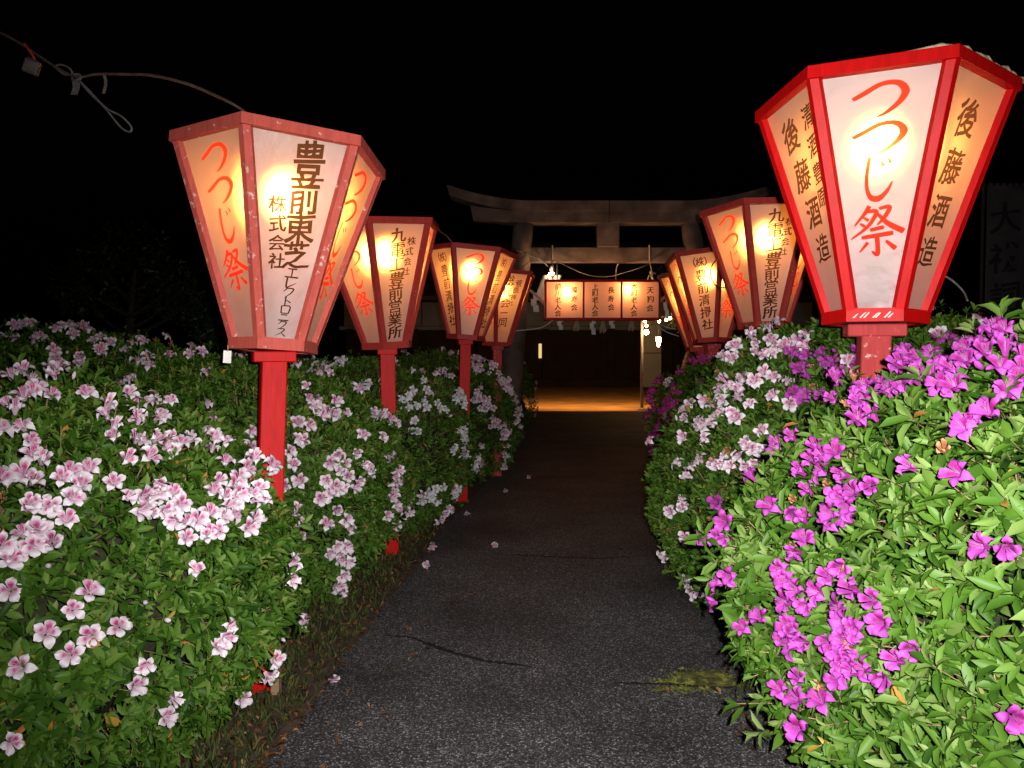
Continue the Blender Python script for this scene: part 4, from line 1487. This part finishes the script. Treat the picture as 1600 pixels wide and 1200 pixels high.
def scatter(b, n, col=None, zmin=.15, rg=None, sc=1.0, group=2):
    rg = rg or random.Random(int(b['seed'] * 3))
    T, V = b['T'], b['V']
    tries = 0
    made = 0
    while made < n and tries < n * 60:
        tries += 1
        t = T[rg.randrange(len(T))]
        q = (V[t[0]] + V[t[1]] + V[t[2]]) / 3
        nn = np.cross(V[t[1]] - V[t[0]], V[t[2]] - V[t[0]]); nn = nn / (np.linalg.norm(nn) + 1e-9)
        tcv = CAMP - q
        if q[2] < zmin or nn @ tcv / np.linalg.norm(tcv) < .05: continue
        for k in range(rg.randint(1, group)):
            qq = Vector(q) + Vector((rg.gauss(0, .05), rg.gauss(0, .05), rg.gauss(0, .05)))
            hh = b['bvh'].find_nearest(qq)
            flower_at(b, hh[0], hh[1], col or b['colour'], rg, sc)
            made += 1


bL1 = add_bush((-2.32, 3.02, .55), (1.38, 1.15, .86), 'pale pink azalea bush in front of the lantern with the tag', 'pale', 1.3, 800, .058, singles=300)
bLb = add_bush((-3.9, 5.6, .7), (1.9, 1.5, .98), 'tall dim azalea bush behind the pale pink bush, away from the path', 'pale', 2.9, 300, .055)
bL2 = add_bush((-2.0, 4.95, .60), (1.20, 1.25, .87), 'pale pink azalea bush between the tagged lantern and the next post', 'pale', 3.7, 820, .050, singles=300)
bL3 = add_bush((-1.55, 7.05, .60), (1.12, 1.2, .86), 'white flowered azalea bush between the second and third lantern posts', 'white', 4.1, 560, .044)
bL4 = add_bush((-1.12, 9.9, .62), (1.18, 1.75, .92), 'dusky pink azalea bush below the lantern at the left torii pillar', 'pale', 5.3, 300, .055)
bL5 = add_bush((-.05, 15.7, .72), (.5, .7, .80), 'dark little azalea bush behind the left torii pillar', 'pale', 6.1, 240, .06)
bR1 = add_bush((2.02, 2.10, .74), (1.22, .98, .88), 'purple flowered azalea bush under the large bright red lantern', 'purple', 7.7, 760, .069, 'leaf_bright', singles=300)
bR2 = add_bush((2.12, 4.25, .68), (1.22, 1.40, .97), 'pale pink azalea bush leaning over the path behind the purple one', 'pale', 8.3, 820, .052, singles=300)
bR3 = add_bush((2.75, 8.0, .65), (1.18, 1.8, .92), 'magenta azalea bush beyond the pale one, near the hidden lantern', 'magenta', 9.9, 300, .055)
bR4 = add_bush((4.2, 12.0, .65), (1.2, 2.0, .95), 'dim magenta azalea bush at the foot of the right torii pillar', 'magenta', 10.4, 240, .06)
bR5 = add_bush((4.4, 5.6, .6), (1.2, 2.2, .92), 'dim pale azalea bush behind the large red lantern post', 'pale', 11.4, 240, .055)

PX_PALE = [(85, 583, 2), (112, 572, 3), (95, 608, 2), (130, 598, 1), (225, 577, 3), (40, 615, 2), (60, 642, 2), (15, 650, 2), (205, 612, 2), (190, 642, 2), (222, 655, 3), (15, 698, 3), (42, 740, 2),
           (172, 670, 2), (180, 692, 2), (207, 702, 2), (128, 640, 1), (255, 713, 2), (262, 640, 1), (50, 795, 2), (80, 815, 2), (15, 778, 3), (85, 780, 2), (68, 885, 1), (12, 850, 3), (32, 875, 2), (60, 850, 2),
           (110, 768, 2), (142, 765, 2), (186, 766, 2), (216, 770, 2), (250, 792, 3), (205, 792, 2), (285, 812, 2), (325, 655, 2), (382, 690, 2), (335, 700, 2), (365, 750, 3), (398, 742, 3), (345, 782, 3),
           (362, 802, 3), (385, 790, 2), (330, 800, 2), (295, 845, 2), (275, 850, 1), (350, 832, 2), (320, 845, 1), (440, 912, 1), (300, 906, 1), (125, 945, 2), (160, 982, 2), (118, 1005, 2), (218, 940, 1),
           (345, 976, 1), (432, 975, 2), (203, 1040, 2), (400, 1030, 2), (365, 1082, 1), (380, 1120, 1), (345, 1185, 2), (318, 1192, 1), (75, 990, 1), (20, 920, 1), (240, 960, 1), (40, 1040, 1),
           (40, 515, 2), (90, 520, 2), (130, 530, 2), (15, 500, 1), (215, 545, 2), (255, 545, 2), (310, 565, 2), (272, 505, 1), (330, 560, 2), (60, 545, 2), (160, 545, 2),
           (465, 680, 3), (480, 640, 3), (500, 655, 3), (520, 645, 2), (455, 750, 2), (445, 720, 2), (540, 558, 2), (480, 566, 1), (535, 577, 2), (572, 605, 2), (552, 625, 1), (575, 655, 2), (603, 665, 2), (455, 580, 2),
           (525, 720, 2), (542, 722, 2), (508, 762, 3), (535, 755, 2), (562, 745, 2), (450, 795, 1), (452, 822, 2), (520, 810, 2), (505, 820, 1), (536, 818, 1), (518, 855, 3), (530, 862, 2), (525, 900, 2), (585, 875, 2), (606, 800, 2),
           (610, 745, 2), (590, 700, 2), (492, 990, 2), (600, 770, 2), (430, 890, 1), (630, 640, 2), (470, 610, 1), (560, 690, 1),
           (1140, 640, 3), (1125, 628, 2), (1160, 620, 2), (1122, 672, 3), (1165, 650, 3), (1197, 606, 2), (1180, 612, 1), (1165, 550, 3), (1150, 562, 2), (1205, 556, 3), (1190, 548, 1), (1240, 500, 3), (1212, 522, 2), (1176, 516, 2),
           (1100, 572, 2), (1082, 650, 2), (1140, 722, 3), (1155, 716, 3), (1105, 738, 3), (1085, 790, 3), (1195, 692, 2), (1190, 716, 2), (1250, 722, 2), (1235, 628, 2), (1086, 892, 2), (1098, 918, 2), (1160, 908, 2), (1155, 945, 2),
           (1200, 986, 2), (1148, 832, 2), (1142, 852, 1), (1080, 690, 1), (1130, 590, 1), (1222, 560, 2), (1255, 545, 2), (1070, 730, 1)]
for q in PX_PALE: cluster(q[0], q[1], q[2] + (1 if q[2] > 1 and q[1] < 870 else 0), sc=1.0)
PX_PUR = [(1268, 580, 2), (1256, 562, 2), (1302, 560, 2), (1312, 592, 2), (1288, 602, 2), (1260, 616, 2), (1286, 632, 2), (1332, 634, 2), (1346, 620, 1), (1380, 640, 3), (1368, 656, 3), (1448, 592, 2), (1432, 604, 2), (1400, 602, 2),
          (1420, 580, 2), (1470, 572, 2), (1502, 562, 2), (1548, 572, 2), (1526, 602, 2), (1560, 592, 2), (1580, 500, 2), (1540, 524, 2), (1510, 640, 1), (1542, 700, 1), (1500, 748, 2), (1582, 830, 2), (1305, 722, 2), (1315, 742, 2), (1296, 756, 2),
          (1250, 795, 2), (1276, 800, 2), (1352, 770, 2), (1376, 766, 1), (1350, 802, 2), (1340, 822, 1), (1200, 766, 1), (1266, 884, 2), (1272, 906, 2), (1280, 862, 1), (1278, 934, 2), (1322, 912, 2), (1342, 918, 3), (1392, 958, 2), (1372, 962, 2),
          (1352, 1000, 3), (1332, 1018, 2), (1376, 1022, 2), (1362, 990, 2), (1250, 1002, 2), (1282, 1002, 2), (1266, 1022, 1), (1374, 1070, 2), (1450, 1012, 1), (1432, 1042, 1), (1320, 1082, 1), (1272, 1102, 2), (1292, 1110, 1), (1590, 1100, 1),
          (1130, 787, 1), (1290, 580, 2), (1330, 575, 1), (1450, 640, 2), (1484, 612, 3), (1524, 628, 2), (1572, 560, 3), (1398, 575, 3), (1340, 592, 2), (1422, 650, 2), (1592, 650, 2), (1562, 682, 2), (1470, 545, 2), (1596, 610, 2), (1380, 690, 1)]
for q in PX_PUR: cluster(q[0], q[1], q[2] + (1 if q[0] > 1230 and q[0] % 4 == 0 else 0), col='purple', sc=.98)
scatter(bL1, 26); scatter(bLb, 60); scatter(bL2, 24); scatter(bL3, 110, group=4); scatter(bL3, 26, 'pale', group=3)
for q in [(680, 768, 4), (705, 765, 3), (665, 775, 3), (735, 795, 4), (745, 780, 3), (718, 805, 3), (655, 640, 3), (690, 650, 4), (645, 670, 3), (715, 675, 4), (700, 700, 2), (735, 720, 3)]: cluster(*q)
[cluster(740 + 75 * random.random(), 555 + 130 * random.random(), 3) for _ in range(26)]; scatter(bL4, 120, group=4); scatter(bL5, 26, sc=1.1); scatter(bR1, 14); scatter(bR2, 26); scatter(bR3, 190, group=4, zmin=.1); scatter(bR3, 20, 'pale'); scatter(bR4, 60, group=3); scatter(bR5, 40)
for b in BUSHES: finish_bush(b)

# ------------------------------------------------------------------ verge: leaf litter, grass, fallen blossoms
rng = np.random.default_rng(21)


def strip(n, tab, lo, hi, y0, y1, side):
    y = y0 + (y1 - y0) * rng.random(n) ** 1.6
    e = np.array([edge(tab, q) for q in y])
    x = e + side * (lo + (hi - lo) * rng.random(n) ** .8)
    return np.stack([x, y, np.zeros(n)], -1)


pts = np.concatenate([strip(2300, LEFT, -.03, .45, 2.2, 8, -1), strip(900, RIGHT, -.05, .45, 1.6, 6, 1), strip(60, LEFT, -.5, 0, 2.4, 7, -1), strip(40, RIGHT, -.35, 0, 2.2, 6, 1)])
n = len(pts)
pts[:, 2] = .006 + .012 * rng.random(n)
onp = np.array([path_z(p[0], p[1]) for p in pts]); pts[:, 2] += np.where(onp > 0, onp, 0)
th = rng.uniform(0, 6.28, n)
d = np.stack([np.cos(th), np.sin(th), rng.normal(0, .22, n)], -1); d /= np.linalg.norm(d, axis=1)[:, None]
up = np.stack([rng.normal(0, .3, n), rng.normal(0, .3, n), np.ones(n)], -1)
w = np.cross(up, d); w /= np.linalg.norm(w, axis=1)[:, None]
ln = rng.uniform(.018, .042, n)
tag(link('leaf_litter', bulk_mesh('leaf_litter', LEAF_V * np.array([1, 1, 2.5]), LEAF_F, pts, d, w, np.cross(d, w), ln, ln * .5, rng.random(n), M['dead_leaf'])),
    'brown fallen leaves littering the soil between bushes and path', 'leaf litter', kind='stuff')
pts = np.concatenate([strip(3600, LEFT, .02, .5, 2.3, 7.5, -1), strip(500, RIGHT, .04, .4, 1.8, 5, 1)])
n = len(pts)
d = np.stack([rng.normal(0, .5, n), rng.normal(0, .5, n), np.ones(n)], -1); d /= np.linalg.norm(d, axis=1)[:, None]
w = np.cross(d, rng.normal(0, 1, (n, 3))); w /= np.linalg.norm(w, axis=1)[:, None]
ln = rng.uniform(.03, .08, n)
tag(link('grass', bulk_mesh('grass', FAR_V, FAR_F, pts, d, w, np.cross(d, w), ln, ln * .1 + .004, rng.random(n), M['grass'])), 'short weedy grass along the soil verge of the path', 'grass', kind='stuff')

rg = random.Random(9)
for i, (px, py) in enumerate([(513, 1068), (672, 888), (683, 858), (770, 860), (788, 770), (829, 750), (668, 860), (735, 806)]):
    p = ground_pt(px, py)
    p.z = max(path_z(p.x, p.y), 0) + .012
    o = link('fallen_blossom', rg.choice(BL['pale']['half']))
    o.location = p
    o.rotation_euler = (rg.uniform(1.2, 1.9), rg.uniform(-.3, .3), rg.uniform(0, 6.28))
    o.scale = (.95,) * 3
    tag(o, 'pale pink blossom fallen on the dark asphalt path', 'blossom', 'blossoms fallen on the path')
DEAD = []
for i in range(4):
    me = bpy.data.meshes.new('fallen_leaf')
    me.from_pydata([tuple(v) for v in LEAF_V * np.array([1, .5, 2.2 + i * .4])], [], LEAF_F)
    a = me.attributes.new('tone', 'FLOAT', 'POINT'); a.data.foreach_set('value', [.6 + .12 * i] * 8)
    me.materials.append(M['dead_leaf']); me.polygons.foreach_set('use_smooth', [True] * len(LEAF_F))
    DEAD.append(me)
for i, (px, py) in enumerate([(522, 1163), (655, 978), (1037, 1083), (1115, 1084), (1153, 1020), (1150, 1053), (1232, 1162), (1155, 1108), (1160, 1138), (632, 985), (730, 937)]):
    p = ground_pt(px, py)
    p.z = max(path_z(p.x, p.y), 0) + .010
    o = link('fallen_leaf', DEAD[i % 4])
    o.location = p
    o.rotation_euler = (rg.uniform(-.2, .2), rg.uniform(-.2, .2), rg.uniform(0, 6.28))
    o.scale = (rg.uniform(.03, .045),) * 3
    tag(o, 'single curled orange brown leaf lying on the asphalt path', 'leaf', 'dead leaves on the path')


# ------------------------------------------------------------------ dark trees and banner in the background
def tree(x, y, h, r, label, seed, lean=0.0, nl=2600):
    rg_ = random.Random(seed); rn = np.random.default_rng(seed)
    t = empty('garden_tree', (x, y, 0))
    tag(t, label, 'tree', 'trees in the dark behind the bushes')
    m = MB()
    m.tube(smooth_path([(0, 0, -.2), (lean * .3, .05, h * .25), (lean * .7, 0, h * .5), (lean, .1, h * .8)], 4), list(np.linspace(.17, .04, 13)), 8)
    m.build('trunk', M['bark'], t, True)
    cs = []
    for i in range(9):
        a = rg_.uniform(0, 6.28); z = h * rg_.uniform(.4, .75)
        q = Vector((lean + math.cos(a) * r * .75, math.sin(a) * r * .75, z + r * .45))
        s = Vector((lean * z / h, 0, z))
        MB().tube(smooth_path([s, s.lerp(q, .5) + Vector((0, 0, -.08)), q], 3), list(np.linspace(.06, .015, 7)), 5).build('limb', M['bark'], t)
        cs.append((np.array(q[:]), r * rg_.uniform(.32, .55)))
    cs.append((np.array((lean, 0, h * .92)), r * .5))
    k = rn.integers(0, len(cs), nl)
    ctr_ = np.array([c[0] for c in cs])[k]; rr = np.array([c[1] for c in cs])[k]
    v_ = rn.normal(0, 1, (nl, 3)); v_ /= np.linalg.norm(v_, axis=1)[:, None]
    P = ctr_ + v_ * (rr * rn.random(nl) ** .4)[:, None] * np.array([1, 1, .7])
    d = v_ + rn.normal(0, .6, (nl, 3)); d /= np.linalg.norm(d, axis=1)[:, None]
    w = np.cross(d, rn.normal(0, 1, (nl, 3))); w /= np.linalg.norm(w, axis=1)[:, None]
    ln = rn.uniform(.09, .16, nl)
    tag(link('crown', bulk_mesh('crown', FAR_V, FAR_F, P, d, w, np.cross(d, w), ln, ln * .6, rn.random(nl), M['tree_leaf']), t), kind='stuff')


tree(-9.5, 18.5, 4.6, 1.7, 'shadowy broadleaf tree behind the dim tall azalea bush', 31, .3)
tree(-5.6, 17.0, 3.2, 1.1, 'low shadowy tree right behind the lantern with the tag', 33, -.2)
tree(4.95, 22.6, 4.6, 1.4, 'thin dark tree with leaning trunk beside the string of lamps', 35, .7, 1500)

bn = empty('hanging_banner', (at(1571, 400, 9.5).x, 9.5, 0))
tag(bn, 'dark upright banner with three black characters behind the purple azaleas', 'banner')
_tc = bpy.data.curves.new('glyph_source', 'FONT'); _tc.resolution_u = 3
_to = bpy.data.objects.new('glyph_source', _tc); COL.objects.link(_to)
zt = at(1571, 290, 9.5).z; zb = .9
gl = column('大祓詞', 1, 0, zt - .2, .38, 1.3)
me = inked_sheet('cloth', [(-.24, zb), (.24, zb), (.24, zt), (-.24, zt)], gl, [M['banner_cloth'], M['banner_ink']], lambda u, v: (u, .012 * math.sin(v * 4 + u * 6), v),
                 [(.22 * math.sin(i * 2.4), zb + (zt - zb) * (i + .5) / 60) for i in range(60)])
link('cloth', me, bn); solid(bn.children[-1], .004)
bpy.data.objects.remove(_to)
MB().tube([(-.28, .02, 0), (-.28, .02, zt + .1)], .018, 8).build('pole', M['dark_wood'], bn)
MB().tube([(-.29, .02, zt), (.25, .02, zt)], .012, 8).build('crossbar', M['dark_wood'], bn)
for i in range(6):
    MB().box(-.22 + i * .082, -.18 + i * .082, -.004, .03, zt - .01, zt + .03).build('loop', M['banner_cloth'], bn)
